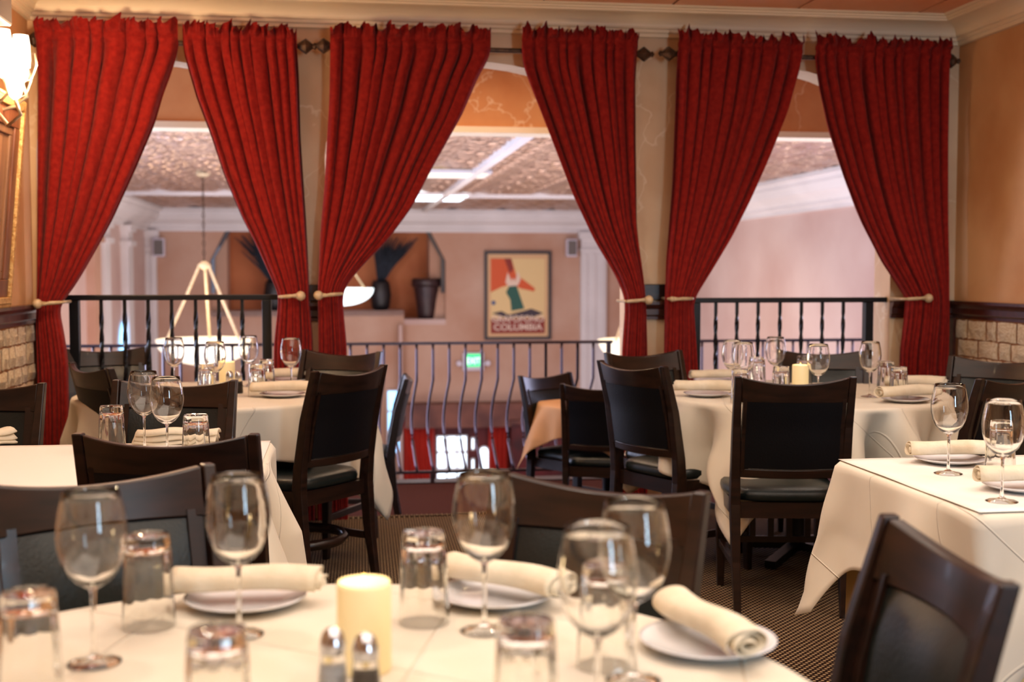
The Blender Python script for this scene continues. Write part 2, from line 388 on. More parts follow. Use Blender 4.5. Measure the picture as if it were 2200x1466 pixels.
# stone brick wainscot ---------------------------------------------------
def brick_wall(name, side):
    base = struct(MB(R).box(*( (0.0, .012) if side < 0 else (WW-.012, WW)), -2.9, -.05, 0, 1.045).build(name, 'mortar'))
    rnd = random.Random(3 if side < 0 else 5); z = 1.04; row = 0
    meshes = []
    for k in range(10):
        b = MB(); L, H, D = 1, 1, 1
        r2 = random.Random(k)
        nx, nz = 4, 2; g = {}
        for i in range(nx+1):
            for j in range(nz+1):
                e = (i in (0, nx)) or (j in (0, nz))
                g[i, j] = b.P(-.5+i/nx+(r2.uniform(-.02, .02)), (.3 if e else 1)+r2.uniform(-.18, .18), -.5+j/nz+r2.uniform(-.05, .05))
        for i in range(nx):
            for j in range(nz): b.F(g[i, j], g[i, j+1], g[i+1, j+1], g[i+1, j])
        ed = [(i, 0) for i in range(nx+1)]+[(nx, j) for j in range(1, nz+1)]+[(i, nz) for i in range(nx-1, -1, -1)]+[(0, j) for j in range(nz-1, 0, -1)]
        bk = {q: b.P(-.5+q[0]/nx, -.4, -.5+q[1]/nz) for q in ed}
        for a, c in zip(ed, ed[1:]+ed[:1]): b.F(g[a], g[c], bk[c], bk[a])
        o = b.build('brick', 'brick_stone'); meshes.append(o.data); bpy.data.objects.remove(o)
    while z > .06:
        h = rnd.choice((.085, .095, .108)); h = min(h, z-.005); v = -.05-(row % 2)*.03
        while v > -2.85:
            L = rnd.uniform(.10, .22); L = min(L, v+2.9)
            if L < .06: break
            o = bpy.data.objects.new('brick', meshes[rnd.randrange(10)]); COL.objects.link(o); o.parent = base
            o.location = R(.012 if side < 0 else WW-.012, v-L/2, z-h/2); o.rotation_euler = (0, 0, PHI+(-pi/2 if side < 0 else pi/2))
            o.scale = (L-.020, .014, h-.010); v -= L
        z -= h; row += 1
brick_wall('wall_wainscot_left', -1); brick_wall('wall_wainscot_right', 1)

# atrium far wall with the arched niche ---------------------------------
def FV(px, py): return V(px, py, VF)
nu0, nu1 = FV(452, 600)[0], FV(957, 600)[0]; nzb = FV(700, 668)[1]; nzt = FV(700, 470)[1]; nzc = FV(700, 560)[1]
nc0, nc1 = FV(500, 600)[0], FV(912, 600)[0]; ns0 = FV(868, 680)[0]; nz2 = FV(900, 686)[1]
niche = [(nu0, nzb), (nu0, nzc), (nc0, nzt), (nc1, nzt), (nu1, nzc), (nu1, nz2), (ns0, nz2), (ns0, nzb)]
# wall as frame pieces around the niche outline
fw = MB(R)
def fquad(poly): fw.prism(poly, VF, VF+.15)
fquad([(UL, -3.2), (UL, ZAC), (nu0, ZAC), (nu0, -3.2)])
fquad([(nu0, -3.2), (nu0, nzb), (ns0, nzb), (ns0, -3.2)])
fquad([(ns0, -3.2), (ns0, nz2), (nu1, nz2), (nu1, -3.2)])
fquad([(nu0, nzc), (nu0, ZAC), (nc0, ZAC), (nc0, nzt)])
fquad([(nc0, nzt), (nc0, ZAC), (nc1, ZAC), (nc1, nzt)])
fquad([(nc1, nzt), (nc1, ZAC), (nu1, ZAC), (nu1, nzc)])
fquad([(nu1, -3.2), (nu1, ZAC), (UR, ZAC), (UR, -3.2)])
struct(fw.build('wall_atrium_far', 'plaster_atrium'))
struct(MB(R).box(nu0-.3, nu1+.3, VF+.75, VF+.85, nz2-.3, ZAC).build('wall_niche', 'plaster_niche'))
struct(MB(R).box(nu0, ns0, VF, VF+.75, nzb-.1, nzb).build('trim_%d' % n, 'plaster_pink')); n += 1
struct(MB(R).box(ns0, nu1, VF-.02, VF+.75, nz2-.1, nz2).build('trim_%d' % n, 'plaster_pink')); n += 1
for (p, q) in (((nc0, nzt), (nu0, nzc)), ((nc1, nzt), (nu1, nzc))):   # dark timber edges of the niche
    d = .09 if p[0] < q[0] else -.09
    o = MB(R).prism([(p[0]-d*.2, p[1]), (q[0]-d*.2, q[1]), (q[0]-d*.2, q[1]-.6), (q[0]-d*.9, q[1]-.6), (q[0]-d*.9, q[1]+.05), (p[0]-d*1.2, p[1])], VF-.01, VF+.12)
    struct(o.build('trim_%d' % n, 'dark_wood')); n += 1
    s_ = MB(R).box(min(q[0], q[0]-d*3.2), max(q[0], q[0]-d*3.2), VF+.14, VF+.74, nz2, ZAC-.3)
    struct(s_.build('trim_%d' % n, 'plaster_atrium')); n += 1
# pilasters
def pilaster(u0, u1, v0, v1, m='crown_white', zt=2.04):
    global n
    b = MB(R); b.box(u0, u1, v0, v1, -3.2, zt)
    e = .05; b.box(u0-e, u1+e, v0-e, v1+e, zt-.12, zt+.01); b.box(u0-e*.5, u1+e*.5, v0-e*.5, v1+e*.5, zt-.34, zt-.29)
    k = 3 if (u1-u0) > .3 else 2
    for i in range(k):
        c = u0+(u1-u0)*(i+.5)/k; b.box(c-.035, c+.035, v0-.025, v0, -3, zt-.4)
    struct(b.build('trim_%d' % n, m)); n += 1
a, b_ = FV(300, 600)[0], FV(338, 600)[0]; pilaster(a, b_, VF-.12, VF)
a, b_ = FV(1246, 600)[0], FV(1300, 600)[0]; pilaster(a, b_, VF-.12, VF)
for px, m_ in ((215, 'plaster_atrium'), (236, 'crown_white'), (285, 'crown_white')):
    v_ = U(px, 600, UL+.12)[0]; b = MB(R).box(UL, UL+.12, v_-.35, v_+.1, -3.2, 2.04); b.box(UL, UL+.17, v_-.4, v_+.15, 1.72, 1.8); b.box(UL, UL+.17, v_-.4, v_+.15, 1.95, 2.05)
    struct(b.build('trim_%d' % n, m_)); n += 1
# brown fascia above the ground-floor bar, maroon wall below
zb = FV(1000, 863)[1]; zc_ = FV(1000, 912)[1]
fl, fr = FV(868, 900)[0], FV(1330, 900)[0]
struct(MB(R).box(fl, fr, VF-.5, VF, zc_, zb).build('trim_%d' % n, 'brown_panel')); n += 1
struct(MB(R).box(fl, fr, VF-.05, VF-.005, -3.2, zc_).build('trim_%d' % n, 'maroon_panel')); n += 1
struct(MB(R).box(FV(862, 600)[0]-.06, FV(862, 600)[0], VF-.25, VF, -3.2, nz2-.1).build('trim_%d' % n, 'plaster_pink')); n += 1

# tin ceiling of the atrium ---------------------------------------------
tc_ = slab('ceiling_atrium', 'tin', UL, UR, VR, VF+.4, ZAC+.03, ZAC+.1)
tn = .917; tb = MB()
G = 6
def emb(i, j):
    d = max(abs(i-G/2), abs(j-G/2))/(G/2); r = sqrt((i-G/2)**2+(j-G/2)**2)/(G/2)
    return 0 if d > .99 else (.03 if d > .6 else (.012 if r > .4 else .035))
gi = {(i, j): tb.P((i/G-.5)*(tn-.02), (j/G-.5)*(tn-.02), -emb(i, j)) for i in range(G+1) for j in range(G+1)}
for i in range(G):
    for j in range(G): tb.F(gi[i, j], gi[i, j+1], gi[i+1, j+1], gi[i+1, j])
tp = tb.build('tin_tile', 'tin', recalc=False); tme = tp.data; bpy.data.objects.remove(tp)
for i in range(10):
    for j in range(15):
        if (i, j) in ((4, 7), (2, 3), (6, 10)): continue
        o = bpy.data.objects.new('tin_tile', tme); COL.objects.link(o); o.parent = tc_
        o.location = R(UL+tn*(i+.5), VR+.12+tn*(j+.5), ZAC+.028); o.rotation_euler = (0, 0, PHI)
o = MB(R)
o.box(UL, UR, VR+9.1, VR+9.22, ZAC-.05, ZAC+.03)
o.box(UL+4.95, UL+5.04, VR, VF, ZAC-.05, ZAC+.03)
struct(o.build('trim_%d' % n, 'crown_white')); n += 1

# ================================================================ CURTAINS
def interp(pts, z):
    """pts: (u,z) sorted by falling z, smooth-ish interpolation"""
    if z >= pts[0][1]: return pts[0][0]
    for p, q in zip(pts, pts[1:]):
        if z >= q[1]:
            t = (p[1]-z)/(p[1]-q[1]); return p[0]+(q[0]-p[0])*t
    return pts[-1][0]
def smooth_interp(pts, z):
    d = .03; return (interp(pts, z-d)+2*interp(pts, z)+interp(pts, z+d))/4
VCUR = -.125
def curtain(L, Rt, nf, tie, seed, label, twist=1):
    rnd = random.Random(seed)
    Lp = [V(x, y, VCUR) for x, y in L]; Rp = [V(x, y, VCUR) for x, y in Rt]
    ztop = Lp[0][1]; ztie = (V(tie[0], tie[1], VCUR)[1])
    ph = [rnd.uniform(0, 6.28) for _ in range(6)]
    NU, rows = nf*18, 96
    def surf(t, z, ruf=0):
        top = max(0, 1-(ztop-.055-z)/.16)
        ul, ur = smooth_interp(Lp, z), smooth_interp(Rp, z); wd = ur-ul
        tt = t+.018*sin(2*pi*t*2.3+ph[0])+.01*sin(2*pi*t*5.1+ph[1])*1
        tt += .006*sin(z*3+ph[5])
        amp = min(.062, .62*wd/nf+.008)
        a = 2*pi*nf*tt
        f = (1-2*abs(sin(a/2))**.8)*(1-.2*(1+sin(2*pi*t*nf*.37+ph[3])))+.10*sin(2*a*.93+ph[4])
        near = math.exp(-((z-ztie)/.14)**2)
        bulge = -.055*sqrt(max(0, 1-(2*t-1)**2))*math.exp(-((z-ztie)/.35)**2)
        v = VCUR+f*amp*(1-.2*near)+bulge
        v = VCUR+(v-VCUR)*(1-.55*top)-.03*top
        x = ul+wd*t
        edge = min(t, 1-t)
        x -= sin(a)*(.19+.03*sin(3*t+ph[2]))*wd/nf*min(1, edge*12)*(1-.6*top)
        return x, v
    zr = [ztop-.055, ]
    z = ztop-.055; zs = [ztop-.055+(0.02-(ztop-.055))*k/rows for k in range(rows+1)]
    b = MB(R); idx = []
    for z in zs: idx.append([b.P(*surf(k/NU, z), z) for k in range(NU+1)])
    for A, B in zip(idx, idx[1:]):
        for k in range(NU): b.F(A[k], A[k+1], B[k+1], B[k])
    cu = b.build('curtain', 'curtain_red', smooth=True, at='base', recalc=False)
    tag(cu, label, 'curtain', 'red curtains across the three arches')
    # ruffled heading around the rod
    h = MB(R); idx = []; rr = random.Random(seed+50); NH = NU*2
    for j in range(9):
        s_ = j/8; z0 = ztop-.055+s_*.105; row = []
        for k in range(NH+1):
            t = k/NH; x, v = surf(t, ztop-.055)
            q = noise.noise(Vector((t*nf*2.6, seed*3.1, s_*1.5)))
            q2 = noise.noise(Vector((t*nf*5.5, seed*7.7, s_*2)))
            pinch = math.exp(-((s_-.42)/.16)**2)
            vv = VCUR+(v-VCUR)*(1-.75*pinch)-.03*min(1, s_*3)+(.06*q+.04*q2)*max(0, s_-.45)*1.8
            zz = z0+(.035*q2+.05*q)*max(0, s_-.5)*2
            row.append(h.P(x+.03*q2*max(0, s_-.4)*min(1, 12*min(t, 1-t)), vv, zz))
        idx.append(row)
    for A, B in zip(idx, idx[1:]):
        for k in range(NH): h.F(A[k], A[k+1], B[k+1], B[k])
    ho = h.build('ruffled_heading', 'curtain_red', cu, smooth=True, at=cu.location.copy(), recalc=False); ho.location = (0, 0, 0)
    return cu
curtain([(78, 66), (80, 200), (80, 640), (78, 700), (80, 800), (80, 1100)],
        [(388, 70), (384, 105), (376, 131), (350, 200), (331, 268), (295, 354), (242, 471), (205, 539), (170, 600), (150, 630), (134, 648), (128, 668), (138, 720), (146, 780), (150, 1100)], 8, (100, 652), 1,
        'orange-red tied-back curtain at the far left beside the left wall')
curtain([(392, 76), (398, 124), (422, 210), (452, 288), (481, 376), (521, 471), (546, 518), (580, 593), (598, 634), (596, 665), (588, 740), (584, 1100)],
        [(637, 76), (642, 160), (646, 300), (658, 480), (664, 600), (664, 640), (672, 720), (678, 1100)], 10, (630, 637), 2,
        'red curtain hanging left of the first pillar, its gathers held toward the right')
curtain([(710, 78), (708, 200), (697, 400), (688, 500), (683, 620), (683, 650), (684, 740), (682, 1100)],
        [(1056, 82), (1051, 124), (1029, 164), (993, 247), (927, 364), (884, 447), (833, 516), (780, 570), (748, 608), (737, 632), (738, 665), (745, 740), (748, 1100)], 11, (710, 634), 3,
        'broad red curtain right of the first pillar, on the left side of the central arch')
curtain([(1116, 84), (1122, 140), (1135, 175), (1180, 290), (1230, 420), (1275, 515), (1320, 590), (1340, 636), (1342, 665), (1336, 750), (1332, 1100)],
        [(1367, 94), (1366, 300), (1368, 480), (1382, 600), (1386, 645), (1390, 750), (1392, 1100)], 10, (1365, 646), 4,
        'red curtain on the right side of the central arch, left of the second pillar')
curtain([(1452, 94), (1450, 200), (1442, 400), (1430, 560), (1428, 640), (1426, 760), (1424, 1100)],
        [(1722, 102), (1715, 150), (1690, 240), (1650, 340), (1610, 430), (1570, 510), (1525, 585), (1494, 635), (1488, 655), (1493, 720), (1498, 790), (1502, 1100)], 10, (1460, 643), 5,
        'red curtain right of the second pillar, swept left across the right arch')
curtain([(1741, 102), (1750, 160), (1775, 270), (1810, 380), (1850, 480), (1890, 560), (1930, 620), (1944, 640), (1942, 670), (1932, 750), (1926, 1100)],
        [(2037, 112), (2035, 300), (2036, 600), (2036, 1100)], 12, (1975, 643), 6,
        'red curtain at the far right, gathered beside the right wall')

# rods ------------------------------------------------------------------
def rod(ua, ub, z, label):
    r = thing('curtain_rod', label, 'curtain rod', R((ua+ub)/2, VCUR, z), PHI, 'bronze curtain rods over the arches')
    h = (ub-ua)/2
    MB().tube([(-h, 0, 0), (h, 0, 0)], .013, 10).build('pole', 'rod_bronze', r, smooth=True)
    for s in (-1, 1):
        b = MB(); pr = [(.013, -.01), (.02, 0), (.012, .008), (.038, .045), (.040, .05), (.012, .085), (.016, .095), (.004, .105)]
        b.rings([[(s*(h+z_), q*cos(2*pi*k/8), q*sin(2*pi*k/8)) for k in range(8)] for q, z_ in pr]); b.build('finial', 'rod_bronze', r)
    for x in (-h+.06, h-.06): MB().box(x-.01, x+.01, 0, -VCUR, -.012, .012).build('bracket', 'rod_bronze', r)
a = V(74, 84, VCUR); b_ = V(640, 100, VCUR); rod(a[0]+.05, b_[0]-.01, (a[1]+b_[1])/2, 'bronze curtain rod over the left arch')
a = V(712, 100, VCUR); b_ = V(1368, 115, VCUR); rod(a[0]+.01, b_[0]-.01, (a[1]+b_[1])/2, 'bronze curtain rod over the wide central arch')
a = V(1452, 117, VCUR); b_ = V(2036, 130, VCUR); rod(a[0]+.01, b_[0]-.03, (a[1]+b_[1])/2, 'bronze curtain rod over the right arch')
# holdbacks --------------------------------------------------------------
def holdback(ball, tip, label, small=False):
    vv = VCUR-.10; a = V(ball[0], ball[1], vv); c = V(tip[0], tip[1], vv)
    r = thing('curtain_holdback', label, 'holdback', R(a[0], 0, a[1]), PHI, 'cream curtain holdbacks')
    dx, dz = c[0]-a[0], c[1]-a[1]; s = 1 if dx > 0 else -1
    R0 = .014 if small else .024
    b = MB(); b.lathe([(.002, -R0)]+[(R0*cos(q), R0*sin(q)) for q in [(-70+20*i)*pi/180 for i in range(8)]]+[(.002, R0)], 14, (0, vv, 0)); b.build('ball_knob', 'holdback_cream', r, smooth=True)
    b = MB(); b.tube([(s*R0*.7, vv, 0), (s*(R0+.02), vv, dz*.1), (dx*.5, vv+.004, dz*.5), (dx-.012*s, vv+.01, dz)], [.013, .008, .010, .008], 8); b.tube([(dx-.014*s, vv+.01, dz), (dx-.004*s, vv+.02, dz), (dx, -.04, dz)], .0075, 8); b.build('arm', 'holdback_cream', r, smooth=True)
    MB().tube([(0, vv, 0), (0, -.001, 0)], .008, 8).build('stem', 'holdback_cream', r, smooth=True)
holdback((80, 653), (133, 650), 'cream holdback on the far left curtain')
holdback((646, 636), (598, 638), 'cream ball holdback on the curtain left of the first pillar')
holdback((684, 635), (737, 632), 'cream ball holdback on the curtain right of the first pillar')
holdback((1394, 645), (1344, 648), 'cream ball holdback on the curtain left of the second pillar')
holdback((1444, 643), (1492, 642), 'cream holdback with a small knob on the curtain right of the second pillar', True)
holdback((1995, 641), (1946, 643), 'cream ball holdback on the far right curtain')

# ================================================================ RAILINGS
def twisted(b, x, y, z0, z1, w_=.012):
    rs = []; N = 36
    for k in range(N+1):
        t = k/N; z = z0+(z1-z0)*t
        ang = 0; ww = w_
        for (s0, s1) in ((.06, .44), (.56, .94)):
            if t > s0: ang += min(1, (t-s0)/(s1-s0))*pi*2.0
        rs.append([(x+ww*1.25*cos(ang+q)*.8, y+ww*.62*sin(ang+q)*1.1, z) for q in (pi/4, 3*pi/4, 5*pi/4, 7*pi/4)])
    b.rings(rs)
def window_rail(p0, p1, posts, bals, label):
    va = .05; a = V(*p0, va); c = V(*p1, va); zt = (a[1]+c[1])/2; um = (a[0]+c[0])/2
    r = thing('iron_railing', label, 'railing', R(um, va, 0), PHI)
    b = MB(); b.box(a[0]-um, c[0]-um, -.022, .022, zt-.028, zt); b.build('handrail', 'wrought_iron', r, bevel=.004)
    MB().box(a[0]-um, c[0]-um, -.012, .012, .09, .115).build('bottom_rail', 'wrought_iron', r)
    for px in posts:
        u = V(px, 640, va)[0]-um; MB().box(u-.024, u+.024, -.024, .024, 0, zt-.028).build('post', 'wrought_iron', r, bevel=.003)
    for px in bals:
        u = V(px, 640, va)[0]-um; b = MB(); twisted(b, u, 0, .115, zt-.028); b.build('baluster', 'wrought_iron', r)
window_rail((140, 633), (604, 634), (160, 573), (217, 267.5, 318, 368.5, 420, 470, 520), 'black iron railing with twisted balusters in the left arch')
window_rail((1484, 638), (1903, 641), (1494, 1865), (1538, 1583.5, 1629, 1676, 1722, 1767, 1812), 'black iron railing with twisted balusters in the right arch')
def balcony_rail(u0, u1, label, step=.1195, ph=None):
    zt = V(1000, 734, VR)[1]; zb_ = V(1000, 1010, VR)[1]; um = (u0+u1)/2
    r = thing('balcony_railing', label, 'railing', R(um, VR, ZL+.01), PHI)
    o = ZL+.01
    MB().box(u0-um, u1-um, -.02, .02, zt-.022-o, zt-o).build('handrail', 'iron_brown', r, bevel=.003)
    MB().box(u0-um, u1-um, -.012, .012, zb_-.02-o, zb_-o).build('bottom_rail', 'iron_brown', r)
    me = None; H = zt-.022-zb_
    u = ph
    while u-step > u0+.02: u -= step
    while u < u1-.02:
        if me is None:
            b = MB(); path = []
            for k in range(19):
                t = k/18; y = 0
                if t > .28: y = .16*sin((t-.28)/.72*pi)**1.2
                path.append((-.03*sin(max(0, (t-.28)/.72)*pi), y, H*(1-t)))
            b.tube(path, .0105, 6); ob = b.build('baluster', 'iron_brown', r, smooth=True); me = ob.data
        else: ob = bpy.data.objects.new('baluster', me); COL.objects.link(ob); ob.parent = r
        ob.location = (u-um, 0, zb_-o); u += step
    for q in [u0+.03, u1-.03]+[uq for uq in (V(929, 1020, VR)[0],) if u0 < uq < u1]:
        top = zb_-.02-o if abs(q-V(929, 1020, VR)[0]) < .01 else zt-.02-o
        MB().box(q-um-.016, q-um+.016, -.016, .016, 0, top).build('post', 'iron_brown', r)
u_ph = V(1035, 800, VR)[0]
uend = V(1316, 740, VR)[0]
balcony_rail(UL, uend, 'dark iron balcony railing with bellied balusters beyond the central and left arches', ph=u_ph)
balcony_rail(uend+.35, UR, 'dark iron balcony railing beyond the right arch', ph=u_ph)

# ================================================================ ATRIUM OBJECTS
def wall_thing(name, label, cat, px, py, v=VF, group=None):
    a = V(px, py, v); return thing(name, label, cat, R(a[0], v, a[1]), PHI, group)
S = 1/115.0
# poster
pw, phh = 146*S, 192*S
r = wall_thing('framed_poster', 'large framed dancer poster with lettering on the far atrium wall', 'poster', 1112, 730)
fr = MB(); t_ = .055
fr.box(-pw/2, pw/2, -.06, -.005, 0, t_); fr.box(-pw/2, pw/2, -.06, -.005, phh-t_, phh); fr.box(-pw/2, -pw/2+t_, -.06, -.005, t_, phh-t_); fr.box(pw/2-t_, pw/2, -.06, -.005, t_, phh-t_)
fr.build('frame', 'poster_frame', r)
b = MB(); b.box(-pw/2+t_, pw/2-t_, -.03, -.01, t_, phh-t_); b.build('mat_board', 'poster_paper', r)
b = MB(); X0, X1, Z0, Z1 = -pw/2+.12, pw/2-.12, .12, phh-.14; WX, WZ = X1-X0, Z1-Z0
def fp(k, pts, y=-.032):
    b.cur = k; b.F(*[b.P(X0+WX*x, y-.0012*k, Z0+WZ*z) for x, z in pts])
fp(0, [(0, 0), (1, 0), (1, 1), (0, 1)])
fp(1, [(0, 1), (.38, 1), (.47, .78), (.6, .72), (.82, .6), (.8, .56), (.55, .6), (.4, .66), (.2, .62), (0, .55)])
fp(2, [(.0, 0), (1, 0), (1, .2), (0, .2)]); fp(2, [(.25, 1), (.38, 1), (.42, .86), (.35, .8)])
fp(3, [(.02, .27), (.2, .3), (.32, .25), (.6, .3), (.75, .33), (.97, .27), (.8, .22), (.3, .21)])
fp(4, [(.36, .66), (.46, .67), (.62, .33), (.38, .3), (.36, .45), (.28, .55)])
fp(5, [(.27, .68), (.31, .82), (.38, .7), (.41, .74), (.45, .7), (.5, .84), (.55, .72), (.5, .64), (.33, .63)])
fp(6, [(.05+.04*cos(q*pi/5), .41+.03*sin(q*pi/5)) for q in range(10)])
b.build('print', ['poster_cream', 'poster_orange', 'poster_red', 'poster_dark', 'poster_green', 'poster_skin', 'poster_blue'], r, recalc=False)
def text(txt, size, m, parent, loc, name, width=None):
    c = bpy.data.curves.new(name, 'FONT'); c.body = txt; c.size = size; c.extrude = .003; c.align_x = 'CENTER'; c.offset = size*.02
    o = bpy.data.objects.new(name, c); COL.objects.link(o); bpy.context.view_layer.update()
    me = bpy.data.meshes.new_from_object(o); bpy.data.objects.remove(o)
    o = bpy.data.objects.new(name, me); me.materials.clear(); me.materials.append(MATS[m]); COL.objects.link(o); o.parent = parent
    o.location = loc; o.rotation_euler = (pi/2, 0, 0)
    if width:
        xs = [v.co.x for v in me.vertices]; o.scale[0] = width/(max(xs)-min(xs))
    return o
text('GRAFOFONO', .17, 'lettering', r, (0, -.045, Z0+WZ*.155), 'lettering', WX*.96)
text('COLUMBIA', .17, 'lettering', r, (0, -.045, Z0+WZ*.045), 'lettering', WX*.9)
# exit sign
r = wall_thing('exit_sign', 'green lit EXIT sign with two emergency lamp heads on the far wall', 'exit sign', 1016, 796)
MB().box(-.2, .2, -.09, -.002, 0, .34).build('housing', 'white_plastic', r, bevel=.01)
MB().box(-.16, .16, -.10, -.09, .08, .31).build('panel', 'exit_green', r)
text('EXIT', .17, 'exit_letters', r, (0, -.102, .13), 'letters', .26)
for s in (-1, 1):
    b = MB(); b.tube([(s*.2, -.06, .12), (s*.26, -.07, .12)], .02, 8); b.rings([[(s*.27+.05*cos(2*pi*k/12), q, .14+.05*sin(2*pi*k/12)) for k in range(12)] for q in (-.04, -.12)]); b.build('lamp_head', 'white_plastic', r)
# speakers
for px, lab in ((345, 'small white wall speaker at the left of the far wall'), (1224, 'small white wall speaker at the right of the poster')):
    r = wall_thing('wall_speaker', lab, 'speaker', px, 552, group='white speakers on the atrium wall')
    MB().box(-.1, .1, -.25, -.08, 0, .33).build('cabinet', 'white_plastic', r, bevel=.015); MB().box(-.03, .03, -.08, -.002, .1, .2).build('bracket', 'black_plastic', r)
    MB().box(-.08, .08, -.256, -.25, .03, .3).build('grille', 'grey_plastic', r)
# niche pots and grasses
def grass_vase(px, label, lean):
    a = V(px, 664, VF+.3); r = thing('grass_vase', label, 'vase', R(a[0], VF+.3, nzb), PHI, 'dark grass vases in the wall niche')
    MB().lathe([(.12, 0), (.17, .05), (.2, .28), (.17, .5), (.14, .56), (.12, .5), (.1, .1)], 16).build('vase', 'vase_dark', r, smooth=True)
    g = MB(); rg = random.Random(px)
    for k in range(120):
        an = rg.uniform(-.5, .5); ll = rg.uniform(.6, .95); y = rg.uniform(-.12, .12); sp = lean*rg.uniform(.1, .62)+an*.25
        g.tube([(an*.1, y*.3, .5), (an*.15+sp*.25, y*.6, .5+ll*.45), (an*.25+sp*ll, y, .5+ll*.95)], [.008, .016, .004], 4)
    o = g.build('dried_grass', 'grass_dark', r); o['kind'] = 'stuff'
grass_vase(818, 'dark vase of dried grasses left of the brown pot in the niche', 1)
grass_vase(590, 'dark vase of dried grasses leaning left at the left of the niche', -1)
a = V(917, 684, VF+.25); r = thing('garden_pot', 'tall dark brown tapered pot at the right end of the niche sill', 'pot', R(a[0], VF+.25, nz2), PHI)
MB().lathe([(.15, 0), (.17, .03), (.2, .3), (.25, .6), (.25, .62)], 20).build('body', 'pot_brown', r, smooth=True)
MB().lathe([(.25, .6), (.29, .61), (.29, .75), (.26, .76), (.24, .74), (.22, .5)], 20, cap=False).build('rim', 'pot_brown', r, smooth=True, recalc=False)
# pendant bowls
def pendant(px, py, v, Rb, label, m, hub_up=.9, group='hanging bowl lamps in the atrium', tilt=0):
    a = V(px, py, v); r = thing('pendant_bowl', label, 'pendant lamp', R(a[0], v, a[1]), PHI, group)
    d = Rb*.52; pr = [(Rb*sin(q), -d*cos(q)) for q in [i*pi/2/10 for i in range(11)]]; pr[0] = (.004, -d)
    MB().lathe(pr+[(Rb*1.02, .015), (Rb*.97, .02), (Rb*.9, -.03)], 28).build('bowl', m, r, smooth=True)
    b = MB(); b.lathe([(.01, hub_up-.05), (.05, hub_up-.03), (.085, hub_up), (.05, hub_up+.03), (.012, hub_up+.06)], 12); b.build('hub', 'holdback_cream', r, smooth=True)
    for k in range(3):
        q = 2*pi*k/3+pi/2; MB().tube([(.06*cos(q), .06*sin(q), hub_up), (Rb*.86*cos(q), Rb*.86*sin(q), .0)], .016, 6).build('rod', 'holdback_cream', r)
    b = MB(); top = ZAC+.03-a[1]
    nl = int((top-hub_up)/.055)
    for k in range(nl):
        z = hub_up+.04+k*.055; e = (k % 2)*pi/2
        b.tube([(.014*cos(e)*cos(q), .014*sin(e)*cos(q), z+.032*sin(q)) for q in [i*pi/3 for i in range(7)]], .006, 4)
    b.build('chain', 'rod_bronze', r); MB().lathe([(.09, top-.03), (.06, top-.06), (.02, top-.07), (.09, top)], 14).build('ceiling_rose', 'holdback_cream', r)
    l = bpy.data.lights.new('pendant_glow', 'POINT'); l.energy = 9; l.color = (1, .85, .62); l.shadow_soft_size = .2
    o = bpy.data.objects.new('pendant_glow', l); COL.objects.link(o); o.parent = r; o.location = (0, 0, .35)
pendant(441, 732, 8.2, .56, 'cream glass bowl lamp on three rods hanging beyond the left arch', 'lamp_bowl', .88)
pendant(734, 622, 13.0, .50, 'white glowing bowl lamp half hidden behind the broad curtain', 'lamp_bowl_white', .5)
pendant(1383, 733, 8.2, .56, 'cream glass bowl lamp beyond the right end of the balcony railing', 'lamp_bowl', .88)
# skylight panel and ceiling lamps
for (px, py, w_, d_, m_, lab) in ((930, 424, .95, 1.5, 'skylight', 'bright white rectangular light panel in the tin ceiling'),
                                 (960, 374, .9, .7, 'lamp_bowl', 'warm lit rectangular panel in the tin ceiling nearer than the white one')):
    p = W(px, py, ZAC-.02); i = inv(p); r = thing('ceiling_panel_light', lab, 'ceiling light', R(i[0], i[1], ZAC-.03), PHI)
    b = MB(); b.box(-w_/2, w_/2, -d_/2, d_/2, 0, .02); b.build('diffuser', m_, r)
    f = MB()
    for q in ((-w_/2-.03, -w_/2, -d_/2, d_/2), (w_/2, w_/2+.03, -d_/2, d_/2), (-w_/2-.03, w_/2+.03, -d_/2-.03, -d_/2), (-w_/2-.03, w_/2+.03, d_/2, d_/2+.03)): f.box(q[0], q[1], q[2], q[3], -.01, .03)
    f.build('frame', 'crown_white', r)
# ground floor windows with panes, red drapes
def far_window(px0, px1, py0, py1, nx, nz, m, name, v=VF-.1):
    a, c = V(px0, py1, v), V(px1, py0, v); wd, ht = c[0]-a[0], c[1]-a[1]
    f = struct(MB(R).box(a[0], c[0], v, v+.03, a[1], c[1]).build(name, 'crown_white'))
    for i in range(nx):
        for j in range(nz):
            MB(R).box(a[0]+wd*i/nx+.022, a[0]+wd*(i+1)/nx-.022, v-.01, v+.0, a[1]+ht*j/nz+.028, a[1]+ht*(j+1)/nz-.028).build('pane', m, f)
far_window(938, 1004, 935, 1045, 3, 3, 'sky_pane', 'window_1'); far_window(832, 862, 838, 975, 1, 3, 'sky_pane_blue', 'window_2')
far_window(1012, 1020, 940, 968, 1, 1, 'sky_pane', 'window_3'); far_window(1012, 1020, 985, 1012, 1, 1, 'sky_pane', 'window_4')
# arched windows
def arched_pane(name, um, v, w_, z0, z1, m):
    pts = [(um-w_/2, z0)]+[(um-w_/2*cos(q), z1-w_/2+w_/2*sin(q)) for q in [i*pi/10 for i in range(11)]]+[(um+w_/2, z0)]
    f = struct(MB(R).prism([(um+(x-um)*1.2, z1-(z1-z)*1.03 if z < z1-w_ else z+.03) for x, z in pts], v, v+.03).build(name, 'crown_white'))
    MB(R).prism(pts, v-.01, v).build('pane', m, f)
a = V(1040, 1010, VF-.1); c = V(1040, 962, VF-.1); arched_pane('window_5', a[0], VF-.1, .15, a[1], c[1], 'sky_pane')
